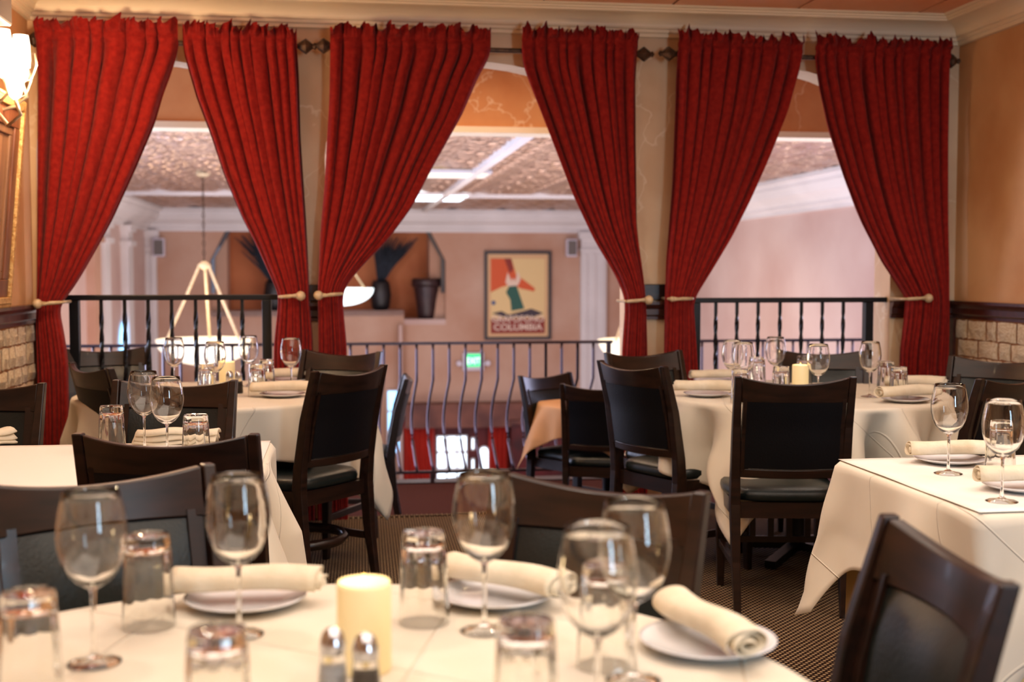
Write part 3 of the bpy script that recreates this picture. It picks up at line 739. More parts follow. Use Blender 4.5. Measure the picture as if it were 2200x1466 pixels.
# on the left atrium wall
va_, za_ = U(266, 735, UL+.02); b = MB(R); zt_ = U(266, 690, UL+.02)[1]
pts = [(-.35, za_-1.2), (-.35, zt_-.35)]+[(-.35*cos(q), zt_-.35+.35*sin(q)) for q in [i*pi/8 for i in range(1, 8)]]+[(.35, zt_-.35), (.35, za_-1.2)]
A = [b.P(UL+.02, va_+x, z) for x, z in pts]; B = [b.P(UL+.05, va_+x, z) for x, z in pts]; b.F(*A); b.F(*B[::-1])
for k in range(len(A)): b.F(A[k], B[k], B[(k+1) % len(A)], A[(k+1) % len(A)])
struct(b.build('window_6', 'sky_pane_blue'))
def drape(px0, px1, py0, py1, v, label, seed):
    a, c = V(px0, py1, v), V(px1, py0, v); b = MB(R); N = 60; nf = max(3, int((c[0]-a[0])/.09)); idx = []
    for j in range(13):
        z = c[1]+(a[1]-c[1])*j/12; idx.append([b.P(a[0]+(c[0]-a[0])*k/N, v+.035*sin(2*pi*nf*k/N+seed+.3*sin(j*.4)), z) for k in range(N+1)])
    for A, B in zip(idx, idx[1:]):
        for k in range(N): b.F(A[k], A[k+1], B[k+1], B[k])
    tag(b.build('red_drape', 'atrium_red', smooth=True, at='base', recalc=False), label, 'curtain', 'red drapes on the ground floor below')
drape(868, 934, 905, 1050, VF-.25, 'red drape left of the bright ground-floor window seen through the railing', 1)
drape(1050, 1092, 915, 1050, VF-.25, 'red drape right of the bright ground-floor window seen through the railing', 2)
r = wall_thing('bar_cabinet', 'dark maroon cabinet on the ground floor right of the red drapes', 'cabinet', 1150, 1060, VF-.3)
b = MB(); b.box(-.48, .9, -.25, .0, -.45, 1.35); b.build('body', 'maroon_panel', r); MB().box(-.52, .94, -.3, .02, 1.35, 1.42).build('cornice', 'brown_panel', r)
for s in (0, 1): MB().box(-.44+s*.68, .2+s*.66, -.27, -.25, -.4, 1.3).build('door', 'maroon_panel', r, bevel=.01)

# ================================================================ CHAIRS
def make_chair():
    r = thing('dining_chair', '', 'chair')
    def postpath(s):
        return [(s*.198, -.262, 0), (s*.202, -.225, .2), (s*.205, -.205, .42), (s*.206, -.212, .52), (s*.208, -.245, .72), (s*.211, -.300, .915)]
    def yb(z): # back lean
        P = postpath(1)
        for p, q in zip(P, P[1:]):
            if z <= q[2]: t = (z-p[2])/(q[2]-p[2]); return p[1]+(q[1]-p[1])*t
        return P[-1][1]
    for s in (-1, 1):
        b = MB(); rs = []
        for (x, y, z), wd, dp in zip(postpath(s), (.026, .032, .038, .036, .032, .026), (.032, .042, .052, .048, .040, .028)):
            rs.append([(x-wd/2, y-dp/2, z), (x+wd/2, y-dp/2, z), (x+wd/2, y+dp/2, z), (x-wd/2, y+dp/2, z)])
        b.rings(rs).build('back_post', 'chair_wood', r, bevel=.004)
        b = MB(); b.rings([[(s*x-q, y-q, z), (s*x+q, y-q, z), (s*x+q, y+q, z), (s*x-q, y+q, z)] for x, y, z, q in ((.2, .2, 0, .014), (.202, .195, .2, .018), (.203, .19, .42, .021))])
        b.build('leg', 'chair_wood', r, bevel=.004)
        MB().box(s*.202-.01, s*.202+.01, -.215, .185, .17, .20).build('stretcher', 'chair_wood', r, bevel=.003)
    def rail(name, zlo, zhi, dip, th=.024, m='chair_wood', yoff=0, x_=.196, puff=0, bow=.042):
        b = MB(); N = 14; rs = []
        for i in range(N+1):
            x = -x_+2*x_*i/N; q = 1-(x/.21)**2; zt = zhi-dip*q; e = []
            zs = [zlo, zlo+(zt-zlo)*.5, zt]
            y0 = [yb(z)-bow*q+yoff for z in zs]
            ed = 1-abs(2*i/N-1)**6
            e = [(x, y0[0]-th/2, zs[0]), (x, y0[1]-th/2, zs[1]), (x, y0[2]-th/2, zs[2]), (x, y0[2]+th/2, zs[2]), (x, y0[1]+th/2+puff*ed, zs[1]), (x, y0[0]+th/2, zs[0])]
            rs.append(e)
        b.rings(rs); return b.build(name, m, r, smooth=True, flat_angle=40, bevel=.004)
    rail('crest_rail', .815, .915, .028)
    rail('lower_rail', .525, .56, 0)
    # inner stiles
    for s in (-1, 1):
        MB().rings([[(s*.175-.015, yb(z)-.012-.042*.3, z), (s*.175+.015, yb(z)-.012-.012, z), (s*.175+.015, yb(z)+.012-.012, z), (s*.175-.015, yb(z)+.012-.012, z)] for z in (.55, .69, .83)]).build('stile', 'chair_wood', r)
    # padded front and vinyl rear
    def pad(name, x_, zlo, zhi, y1, y2, m, puff):
        b = MB(); NX, NZ = 12, 8; F_, B_ = {}, {}
        for i in range(NX+1):
            for j in range(NZ+1):
                x = -x_+2*x_*i/NX; z = zlo+(zhi-zlo)*j/NZ; q = 1-(x/.21)**2
                e = (1-abs(2*i/NX-1)**4)*(1-abs(2*j/NZ-1)**4); y = yb(z)-.042*q
                F_[i, j] = b.P(x, y+y2+puff*e, z); B_[i, j] = b.P(x, y+y1, z)
        for i in range(NX):
            for j in range(NZ):
                b.F(F_[i, j], F_[i+1, j], F_[i+1, j+1], F_[i, j+1]); b.F(B_[i, j], B_[i, j+1], B_[i+1, j+1], B_[i+1, j])
        for i in range(NX): b.F(F_[i, 0], B_[i, 0], B_[i+1, 0], F_[i+1, 0]); b.F(F_[i, NZ], F_[i+1, NZ], B_[i+1, NZ], B_[i, NZ])
        for j in range(NZ): b.F(F_[0, j], F_[0, j+1], B_[0, j+1], B_[0, j]); b.F(F_[NX, j], B_[NX, j], B_[NX, j+1], F_[NX, j+1])
        b.build(name, m, r, smooth=True, flat_angle=50)
    pad('back_cushion', .166, .565, .812, 0, .006, 'green_vinyl', .016)
    pad('rear_panel', .176, .562, .818, -.014, -.002, 'black_vinyl', 0)
    # seat
    b = MB(); rs = []
    def sring(k, z, g):
        ring = []
        for i in range(40):
            a = 2*pi*i/40; c_, s_ = cos(a), sin(a); e = .45
            x = (abs(c_)**e)*(1 if c_ > 0 else -1); y = (abs(s_)**e)*(1 if s_ > 0 else -1)
            wx = .222 if y > 0 else .212
            ring.append((x*wx*k, .008+y*.218*k, z+g))
        return ring
    for k, z in ((.93, .425), (.985, .43), (1, .445), (.985, .462), (.93, .474), (.7, .483), (.35, .487), (.03, .488)): rs.append(sring(k, z, 0))
    b.rings(rs).build('seat', 'green_vinyl', r, smooth=True)
    b = MB(); b.box(-.2, .2, .19, .21, .365, .425); b.box(-.2, .2, -.21, -.19, .365, .425); b.box(-.21, -.19, -.2, .2, .365, .425); b.box(.19, .21, -.2, .2, .365, .425)
    b.build('apron', 'chair_wood', r)
    return r
CH = Proto(make_chair)
def chair(px, py, head, label, zl=0.0, ztop=.887, group='dark wood dining chairs with vinyl backs', sc=None):
    """px,py: middle of the crest's top edge; head: facing, clockwise from straight away"""
    p = W(px, py, zl+ztop); a = -radians(head)
    off = Vector((0, -.335, 0)); ox = off.x*cos(a)-off.y*sin(a); oy = off.x*sin(a)+off.y*cos(a)
    return CH.put((p.x-ox, p.y-oy, zl), a, label, group, sc)
c1 = chair(1713, 827, 2, 'dark chair seen from behind at the near side of the right round table')
def add_slats(rt):
    b = MB().box(-.19, .19, .16, .18, .19, .215); b.build('slat_rail', 'chair_wood', rt)
    for k in range(5): MB().box(-.15+.075*k-.012, -.15+.075*k+.012, .162, .178, .215, .365).build('slat', 'chair_wood', rt)
chair(347, 961, 1, 'dark chair seen from behind at the near side of the left paper-covered table')
chair(768, 806, -57, 'dark chair seen from behind at the right of the left window table, angled left')
chair(176, 800, 50, 'dark chair with black back beside the left window, turned right')
chair(226, 756, 157, 'dark chair in front of the left railing facing the room')
chair(742, 764, 202, 'brown wood chair behind the angled chair, below the first pillar')
chair(383, 831, 181, 'dark chair facing the camera between the two left tables')
chair(-32, 838, 178, 'dark chair cut off by the left edge beside the brick wall')
chair(206, 1042, 146, 'large dark chair facing the camera at the lower left beyond the near table')
chair(1302, 1058, 213, 'large brown chair facing the camera beyond the near table, right of centre')
chair(2074, 1211, 268, 'blurred brown chair at the lower right corner, turned toward the near table')
chair(1342, 795, 56, 'dark chair with a blue-lit edge left of the right round table')
chair(1374, 766, 152, 'brown chair in the corner below the second pillar')
chair(1764, 762, 186, 'brown chair at the far side of the right round table by the right railing')
chair(2150, 780, 222, 'dark chair against the brick wall at the right')
chair(2192, 825, -38, 'black-backed chair right of the round table, cut off by the right edge')
chair(884, 818, 264, 'narrow side-on chair on the lower balcony beside the white hanging cloth', ZL)
chair(1285, 838, 12, 'black-backed chair on the lower balcony right of the peach cloth', ZL)
chair(1163, 812, 138, 'brown chair on the lower balcony behind the peach cloth', ZL)
add_slats(c1)
# hoop stretcher of the swivel-footed chair
g3 = [o for o in COL.objects if o.get('label', '').startswith('dark chair seen from behind at the right of the left window')][0]
b = MB(); b.rings([[((.19+q*cos(e))*cos(a), (.19+q*cos(e))*sin(a)-.01, .19+q*sin(e)*1.2) for e in (0, pi/2, pi, 3*pi/2)] for q in (.018,) for a in [2*pi*i/32 for i in range(33)]], cap=False)
b.build('hoop_stretcher', 'chair_wood', g3, smooth=True)

# ================================================================ TABLES AND CLOTHS
def table_base(kind, c, rz, dims, zl, label):
    r = thing('dining_table', label, 'table', (c[0], c[1], zl), rz)
    b = MB()
    if kind == 'round': b.lathe([(dims[0]-.01, .715), (dims[0]-.006, .74), (dims[0]-.02, .742)], 40)
    else: b.box(-dims[0]+.008, dims[0]-.008, -dims[1]+.008, dims[1]-.008, .715, .742)
    b.build('tabletop', 'dark_wood', r)
    MB().lathe([(.045, .03), (.04, .1), (.04, .66), (.09, .714)], 14).build('pedestal', 'wrought_iron', r, smooth=True)
    for k in range(4):
        a = k*pi/2+pi/4; MB().tube([(.03*cos(a), .03*sin(a), .05), (.32*cos(a), .32*sin(a), .02)], 0, rect=(.05, .035)).build('foot', 'wrought_iron', r)
    return r
def cloth(kind, c, rz, dims, over, zl, label, m='cream_cloth', rot=0, seed=1, flare=.16, waves=9, wamp=.03, cflare=.28, clamp=None):
    """square cloth on a round or rectangular top; over: half side of cloth (round) or overhang (rect)"""
    rnd = random.Random(seed); b = MB(); N = 288; zt = .75
    ph = [rnd.uniform(0, 6.28) for _ in range(5)]
    ths = []
    for k in range(N): ths.append(2*pi*k/N)
    if kind == 'rect':
        bx, by = dims; pts = []; ths2 = []
        per = 2*(bx+by)*2; rc = .03
        for k in range(N):
            s = per*k/N; segs = ((2*by, (bx, -by), (0, 1)), (2*bx, (bx, by), (-1, 0)), (2*by, (-bx, by), (0, -1)), (2*bx, (-bx, -by), (1, 0)))
            for L_, p0, d in segs:
                if s <= L_: pts.append((p0[0]+d[0]*s, p0[1]+d[1]*s)); break
                s -= L_
        E = []
        for x, y in pts:
            hx, hy = bx-rc, by-rc; cx_, cy_ = max(-hx, min(hx, x)), max(-hy, min(hy, y)); dx, dy = x-cx_, y-cy_
            l = sqrt(dx*dx+dy*dy) or 1; nx, ny = dx/l, dy/l; corner = min(1, (max(0, abs(x)-hx)*max(0, abs(y)-hy))**.5/rc)
            px_, py_ = cx_+nx*rc, cy_+ny*rc
            # distance to cloth corner along perimeter for drop
            dc = min(abs(abs(x)-bx)+0, 1) if abs(abs(y)-by) < 1e-6 else min(abs(abs(y)-by), 1)
            drop = over+over*.85*math.exp(-(dc/.11)**1.3)
            E.append((px_, py_, nx, ny, drop, math.exp(-(dc/.13)**2)))
    else:
        E = []
        for a in ths:
            r_ = dims[0]; q = (a-rot+pi/4) % (pi/2)-pi/4; cdist = over/cos(q)
            E.append((r_*cos(a), r_*sin(a), cos(a), sin(a), max(.05, cdist-r_), math.exp(-((pi/4-abs(q))/.24)**2)))
    rows = 22; idx = []
    for kk in (.02, .3, .6, .85, .96): idx.append([b.P(e[0]*kk, e[1]*kk, zt+.0006*sin(e[0]*9)*cos(e[1]*8)) for e in E])
    for j in range(rows+1):
        s = j/rows; row = []
        for k, (x, y, nx, ny, drop, cor) in enumerate(E):
            l = s*drop; t = 2*pi*k/N
            rc = .014
            if l < rc*1.57: o = rc*sin(l/rc); dz = rc*(1-cos(l/rc))
            else: o = rc; dz = rc+(l-rc*1.57)
            g = max(0, l-.02)
            wv = wamp*(sin(waves*t+ph[0]+.6*sin(3*t+ph[1]))+.5*sin(waves*1.9*t+ph[2]))*min(1, g*5)*(1-.5*cor)
            fl_ = flare*g*(.55+.45*sin(2*t+ph[3]))+cor*cflare*g
            o += fl_+wv
            dz -= .25*fl_
            tw_ = cor*.05*sin(7*s+ph[4])*g*3
            X_, Y_ = x+nx*o-ny*tw_, y+ny*o+nx*tw_
            wx, wy = c[0]+X_*cos(rz)-Y_*sin(rz), c[1]+X_*sin(rz)+Y_*cos(rz); iu, iv, _ = inv((wx, wy, 0))
            if iu < .04 or iv > -.2 and zl == 0:
                q_ = R(max(iu, .04+.004*sin(20*t)), min(iv, -.2) if zl == 0 else iv, 0); dx_, dy_ = q_.x-c[0], q_.y-c[1]
                X_, Y_ = dx_*cos(rz)+dy_*sin(rz), -dx_*sin(rz)+dy_*cos(rz)
            row.append(b.P(X_, Y_, zt-dz))
        idx.append(row)
    for A, B in zip(idx, idx[1:]):
        for k in range(N): b.F(A[k], A[(k+1) % N], B[(k+1) % N], B[k])
    b.F(*idx[0][::-1])
    o = b.build('tablecloth', m, smooth=True, recalc=False); o.location = (c[0], c[1], zl); o.rotation_euler = (0, 0, rz)
    so = o.modifiers.new('thickness', 'SOLIDIFY'); so.thickness = .0015; so.offset = 1
    return tag(o, label, 'tablecloth', 'cream tablecloths')
T1 = (-.27, 1.42); T3 = (-1.31, 5.50); T4 = (1.307, 5.5); T6 = (.60, 7.45)
table_base('round', T1, 0, (.69,), 0, 'round table under the near cream cloth in the foreground')
cloth('round', T1, 0, (.69,), .93, 0, 'cream cloth over the near round table in the foreground', rot=.3, seed=11)
table_base('round', T3, .3, (.65,), 0, 'round table under the left window cloth')
cloth('round', T3, 0, (.65,), .88, 0, 'cream cloth with fold creases on the left window table', rot=radians(-16+45), seed=12, wamp=.05, cflare=.10, flare=.10)
table_base('round', T4, .2, (.66,), 0, 'round table under the right window cloth')
cloth('round', T4, 0, (.66,), .89, 0, 'cream cloth with soft folds on the round table by the right window', rot=radians(-125+45), seed=13, waves=12, wamp=.11, flare=.10)
table_base('round', T6, .2, (.43,), ZL, 'small table on the lower balcony')
cloth('round', T6, 0, (.43,), .62, ZL, 'peach cloth hanging on the lower balcony table', 'peach_cloth', rot=radians(190+45), seed=14)
TG = V(1010, 1030, VF-1.1); TG = R(TG[0], VF-1.1, 0)
table_base('round', TG, .2, (.5,), -3.2, 'small round table on the ground floor before the bright window')
cloth('round', TG, 0, (.5,), .72, -3.2, 'white cloth on the ground floor table before the bright window', 'white_paper', seed=31)
# T5 square near right
bl = W(1797, 990, .75); A5 = radians(8); hx = .40
ax = Vector((cos(A5), sin(A5), 0)); ay = Vector((-sin(A5), cos(A5), 0)); C5 = bl+ax*hx-ay*hx
table_base('rect', C5, A5, (hx-.01, hx-.01), 0, 'square table under the near right cloth')
o5 = cloth('rect', C5, A5, (hx, hx), .27, 0, 'cream cloth with pointed hanging corners on the near right square table', seed=15, flare=.2, waves=5, wamp=.04, cflare=.02)
b = MB(); N = 120; idx = []
for j, z in enumerate((.70, .45, .17)):
    row = []
    for k in range(N):
        t = 4*k/N; s = int(t); f_ = t-s; h = hx-.03+.004*j; P4 = [(h, -h), (h, h), (-h, h), (-h, -h)]; p, q = P4[s], P4[(s+1) % 4]
        row.append(b.P(p[0]+(q[0]-p[0])*f_, p[1]+(q[1]-p[1])*f_, z))
    idx.append(row)
for A, B in zip(idx, idx[1:]):
    for k in range(N): b.F(A[k], A[(k+1) % N], B[(k+1) % N], B[k])
o = b.build('undercloth', 'under_cloth', recalc=False); o.location = (C5.x, C5.y, 0); o.rotation_euler = (0, 0, A5)
tag(o, 'straight yellowish undercloth below the near right square table cloth', 'tablecloth')
def sheet(c, rz, x_, y_, label, z=.7525):
    b = MB(); NX = 16; g = {}
    for i in range(NX+1):
        for j in range(NX+1):
            x, y = -x_+2*x_*i/NX, -y_+2*y_*j/NX; e = max(abs(x)/x_, abs(y)/y_)
            g[i, j] = b.P(x, y, z+.0014*noise.noise(Vector((x*5, y*5, 1)))+.0015)
    for i in range(NX):
        for j in range(NX): b.F(g[i, j], g[i+1, j], g[i+1, j+1], g[i, j+1])
    o = b.build('paper_cover', 'white_paper', smooth=True, recalc=False); o.location = (c[0], c[1], 0); o.rotation_euler = (0, 0, rz)
    so = o.modifiers.new('thickness', 'SOLIDIFY'); so.thickness = .0008; so.offset = 1
    return tag(o, label, 'table paper', 'white papers covering the tables')
sheet(C5, A5, hx-.004, hx-.004, 'bright white paper covering the near right square table')
# T2 rectangle left
br = W(584, 950, .75); A2 = radians(8.1); hx2, hy2 = .56, .40
ax = Vector((cos(A2), sin(A2), 0)); ay = Vector((-sin(A2), cos(A2), 0)); C2 = br-ax*hx2-ay*hy2
table_base('rect', C2, A2, (hx2-.01, hy2-.01), 0, 'rectangular table under the left paper-covered cloth')
cloth('rect', C2, A2, (hx2, hy2), .34, 0, 'cream cloth spilling in folds off the left paper-covered table', seed=17, flare=.22, waves=7, wamp=.045, cflare=.05)
sheet(C2, A2, hx2-.004, hy2-.004, 'bright white paper covering the left rectangular table')

# ================================================================ TABLEWARE
def make_wine():
    r = thing('wine_glass', '', 'wine glass', group='stemmed wine glasses')
    MB().lathe([(.037, 0), (.0375, .0015), (.03, .004), (.012, .007), (.005, .012)], 28).build('foot', 'wine_glass', r, smooth=True)
    MB().lathe([(.0055, .0105), (.0036, .025), (.0034, .08), (.004, .100), (.007, .1075)], 14).build('stem', 'wine_glass', r, smooth=True, flat_angle=60)
    pr = [(.0005, .107), (.012, .109), (.024, .117), (.035, .130), (.043, .147), (.0475, .167), (.0485, .182), (.0475, .198), (.0445, .216), (.041, .232), (.0385, .243)]
    inn = [(q-.0011 if q > .002 else q, z+(.0035 if z < .13 else .0002)) for q, z in pr][::-1]
    MB().lathe(pr+[(.0379, .2436)]+inn, 40).build('bowl', 'wine_glass', r, smooth=True)
    return r
def make_tumbler():
    r = thing('water_tumbler', '', 'tumbler', group='upturned water tumblers')
    def fl(a, z):
        k = max(0, min(1, (z-.035)/.05)); return 1+.035*k*(abs(cos(5*a))-.6)
    pr = [(.0405, 0), (.0400, .02), (.0385, .05), (.0365, .09), (.0345, .125), (.0335, .139), (.031, .144), (.001, .1445)]
    inn = [(.001, .122), (.028, .1215), (.0305, .116), (.0335, .09), (.0362, .05), (.0382, .02), (.0390, .0)]
    pf = [(q, z, 0) for q, z in pr[::-1]]+[(q, z, 1) for q, z in inn[::-1]]     # top centre, down the outside, up the inside
    N = 60; b = MB(); ix = []
    for q, z, ins in pf:
        row = []
        for k in range(N):
            a = 2*pi*k/N; qq = q*(fl(a, z) if not ins else 1-.02*(abs(cos(5*a))-.6)*min(1, z/.06)); row.append(b.P(qq*cos(a), qq*sin(a), z))
        ix.append(row)
    for A, B in zip(ix, ix[1:]):
        for k in range(N): b.F(A[k], A[(k+1) % N], B[(k+1) % N], B[k])
    b.F(*ix[0]); b.F(*ix[-1][::-1])
    b.build('body', 'tumbler_glass', r, smooth=True, flat_angle=70)
    return r
def make_plate():
    r = thing('side_plate', '', 'plate', group='small white plates under the napkins')
    MB().lathe([(.055, 0), (.06, .002), (.075, .005), (.095, .012), (.1, .0145), (.1, .0165), (.094, .0150), (.074, .0085), (.06, .006), (.002, .006)], 48).build('dish', 'china', r, smooth=True)
    return r
def make_napkin():
    r = thing('rolled_napkin', '', 'napkin', group='rolled cream napkins')
    b = MB(); M, K = 64, 14; idx = []; turns = 2.6
    for i in range(K+1):
        x = -.12+.24*i/K; row = []
        for m_ in range(M+1):
            t = m_/M; a = 2*pi*turns*t; rad = .006+.0235*t**.8
            rad *= 1+.05*sin(a*2+i*.5)
            yy = rad*1.12*cos(a); zz = rad*.8*sin(a)+.025
            row.append(b.P(x+.006*(1-t)*(1 if i == K else 0)*2+.004*sin(5*a*.3)*(i in (0, K)), yy+.006*sin(3*x*9), zz-.10*x*x+.002))
        idx.append(row)
    for A, B in zip(idx, idx[1:]):
        for k in range(M): b.F(A[k], A[k+1], B[k+1], B[k])
    o = b.build('roll', 'napkin_cloth', r, smooth=True, recalc=False); so = o.modifiers.new('t', 'SOLIDIFY'); so.thickness = .0022
    return r
def make_folded():
    r = thing('folded_napkin', '', 'napkin', group='folded cream napkins')
    b = MB(); N = 18
    for lay in range(3):
        g = {}
        for i in range(N+1):
            for j in range(7):
                x = -.11+.22*i/N; y = -.05+.1*j/6; g[i, j] = b.P(x+lay*.004, y*(1-.1*lay), .006+lay*.013+.018*(1-(j/3-1)**2)+.004*sin(x*40+lay)+.003*sin(y*60+lay*2))
        for i in range(N):
            for j in range(6): b.F(g[i, j], g[i+1, j], g[i+1, j+1], g[i, j+1])
    o = b.build('cloth_fold', 'napkin_cloth', r, smooth=True, recalc=False); so = o.modifiers.new('t', 'SOLIDIFY'); so.thickness = .006
    return r
def make_candle():
    r = thing('pillar_candle', '', 'candle', group='glowing cream pillar candles')
    MB().lathe([(.036, 0), (.0375, .003), (.0375, .118), (.0355, .124), (.031, .122), (.027, .112), (.001, .110)], 32).build('wax', 'candle_wax', r, smooth=True)
    MB().lathe([(.001, .108), (.0035, .112), (.0045, .118), (.002, .127), (.0004, .134)], 8).build('flame', 'candle_flame', r, smooth=True)
    l = bpy.data.lights.new('candle_glow', 'POINT'); l.energy = .25; l.color = (1, .7, .35); l.shadow_soft_size = .02
    o = bpy.data.objects.new('candle_glow', l); COL.objects.link(o); o.parent = r; o.location = (0, 0, .16)
    return r
def make_shaker(fill):
    def f():
        r = thing('salt_shaker' if fill == 'salt' else 'pepper_shaker', '', 'shaker', group='salt and pepper shakers')
        MB().lathe([(.018, 0), (.0205, .004), (.0185, .04), (.0155, .066), (.015, .07)], 16, cap=False).build('glass_body', 'tumbler_glass', r, smooth=True, recalc=False)
        MB().lathe([(.015, .002), (.018, .005), (.0165, .04), (.015, .052), (.001, .053)], 16).build('filling', fill, r, smooth=True)
        MB().lathe([(.0155, .068), (.0165, .07), (.0165, .082), (.013, .094), (.007, .100), (.001, .1015)], 16).build('cap', 'steel', r, smooth=True)
        return r
    return f
WINE, TUMB, PLATE, NAP, FOLD, CAND = Proto(make_wine), Proto(make_tumbler), Proto(make_plate), Proto(make_napkin), Proto(make_folded), Proto(make_candle)
SALT, PEP = Proto(make_shaker('salt')), Proto(make_shaker('pepper'))
ZT = .7515
def by_scale(px, s, z=ZT):
    """point on a tabletop seen at column px where one metre spans s pixels"""
    y = HZ+s*(CAMZ-z); p = W(px, y, z); return p
rz_ = random.Random(21)
def wine(px, s, label, z=ZT): WINE.put(by_scale(px, s, z), rz_.uniform(0, 6), label)
def tumb(px, s, label, z=ZT, sc=None): TUMB.put(by_scale(px, s, z), rz_.uniform(0, 6), label, scale=sc)
def setting(px, s, ang, pl, nl, z=ZT, off=(0, 0), dz=.0155, sc=1.0):
    p = by_scale(px, s, z)
    if pl: PLATE.put(p, 0, pl)
    NAP.put(p+Vector((off[0], off[1], dz if pl else 0)), radians(ang), nl, scale=(sc, sc, sc))
# near table
wine(203, 1530, 'large blurred wine glass at the left of the near table')
wine(514, 1420, 'blurred wine glass in front of the left plate on the near table')
wine(1041, 1405, 'blurred wine glass in front of the middle plate on the near table')
wine(1361, 1600, 'blurred wine glass at the right of the near table, farther of the overlapping pair')
wine(1283, 1770, 'blurred wine glass at the right of the near table, nearer of the overlapping pair')
tumb(320, 1385, 'upturned tumbler between the two left wine glasses on the near table')
tumb(911, 1370, 'upturned tumbler right of the candle on the near table')
tumb(66, 1686, 'upturned tumbler at the lower left corner of the near table')
tumb(470, 1880, 'upturned tumbler at the bottom edge left of the salt shaker')
tumb(1130, 1830, 'upturned tumbler at the bottom edge right of the pepper shaker')
tumb(1300, 1540, 'upturned tumbler seen through the overlapping wine glasses on the near table')
setting(528, 1300, 2, 'white plate at the left of the near table', 'rolled napkin lying level on the left plate of the near table')
setting(1062, 1285, -38, 'white plate in the middle of the near table', 'rolled napkin lying slanted on the middle plate of the near table', off=(.015, .01))
setting(1520, 1470, -72, 'white plate at the right edge of the near table', 'rolled napkin pointing at the camera on the right plate of the near table')
CAND.put(by_scale(783, 1556), 0, 'glowing candle in the middle of the near table')
SALT.put(by_scale(716, 1700), 0, 'salt shaker left of the two in front of the near candle'); PEP.put(by_scale(786, 1725), 0, 'pepper shaker right of the two in front of the near candle')
# near right table
zp = .7555
wine(2037, 795, 'wine glass left of the tumbler on the near right table', zp); wine(2152, 905, 'wine glass in front of the tumbler on the near right table', zp)
tumb(2148, 795, 'upturned tumbler behind a wine glass on the near right table', zp)
setting(2040, 752, 3, 'white plate at the far side of the near right table', 'rolled napkin on the far plate of the near right table', zp)
setting(2200, 860, 2, 'white plate at the right edge on the near right table', 'rolled napkin at the right edge on the near right table', zp)
# left paper table
wine(311, 705, 'left wine glass of the pair on the left paper-covered table', zp); wine(360, 745, 'right wine glass of the pair on the left paper-covered table', zp)
tumb(241, 714, 'upturned tumbler left of the wine glasses on the left paper-covered table', zp); tumb(422, 762, 'upturned tumbler right of the wine glasses on the left paper-covered table', zp)
p = by_scale(378, 675, zp); FOLD.put(p, radians(4), 'folded napkin behind the wine glasses on the left paper-covered table', scale=(1.15, 1, 1))
p = by_scale(-52, 690, zp); FOLD.put(p, radians(70), 'folded napkin cut off by the left edge on the left paper-covered table')
# left window table
wine(375, 462, 'leftmost wine glass on the left window table'); wine(463, 488, 'second wine glass from the left on the left window table')
wine(535, 446, 'third wine glass from the left on the left window table'); wine(626, 464, 'rightmost wine glass in front of the red curtain on the left window table')
tumb(444, 486, 'upturned tumbler left of the candle on the left window table'); tumb(553, 487, 'upturned tumbler right of the candle on the left window table')
tumb(573, 462, 'upturned tumbler behind the other on the left window table')
CAND.put(by_scale(488, 452), 0, 'candle on the left window table')
SALT.put(by_scale(494, 474), 0, 'left salt shaker before the candle on the left window table'); PEP.put(by_scale(513, 474), 0, 'right pepper shaker before the candle on the left window table')
setting(607, 488, 6, 'nearer white plate on the left window table', 'rolled napkin on the nearer plate of the left window table', sc=1.12)
setting(620, 430, 0, 'farther white plate on the left window table', 'rolled napkin on the farther plate of the left window table', sc=1.12)
# right window table
wine(1573, 478, 'left glass of the overlapping pair on the right window table'); wine(1597, 494, 'right glass of the overlapping pair on the right window table')
wine(1665, 455, 'single wine glass against the railing on the right window table'); wine(1757, 505, 'wine glass beside the candle on the right window table')
wine(1868, 488, 'wine glass right of the black-backed chair on the right window table')
tumb(1590, 512, 'upturned tumbler under the overlapping glasses on the right window table'); tumb(1627, 450, 'upturned tumbler right of the overlapping glasses on the right window table')
tumb(1677, 500, 'upturned tumbler left of the candle on the right window table'); tumb(1727, 445, 'upturned tumbler behind the candle on the right window table')
tumb(1903, 472, 'farther upturned tumbler at the right side of the right window table'); tumb(1930, 500, 'nearer upturned tumbler at the right side of the right window table')
CAND.put(by_scale(1719, 468), 0, 'candle seen over the black-backed chair on the right window table')
setting(1517, 486, -8, 'white plate at the left side of the right window table', 'nearer rolled napkin at the left side of the right window table', sc=1.15)
setting(1533, 432, 10, 'farther white plate at the left of the right window table', 'farther rolled napkin at the left side of the right window table', sc=1.0)
setting(1945, 508, 22, 'white plate at the right side of the right window table', 'nearer rolled napkin at the right side of the right window table', sc=1.15)
setting(1965, 462, -20, 'farther white plate at the right of the right window table', 'farther rolled napkin at the right side of the right window table', sc=1.1)

# ================================================================ LEFT WALL: picture, sconce, grey box
vb, zb2 = U(14, 662, .03)
r = thing('gilt_picture', 'gilt carved picture frame tilted forward on the left wall', 'picture frame', R(.012, vb, zb2), PHI+pi/2)
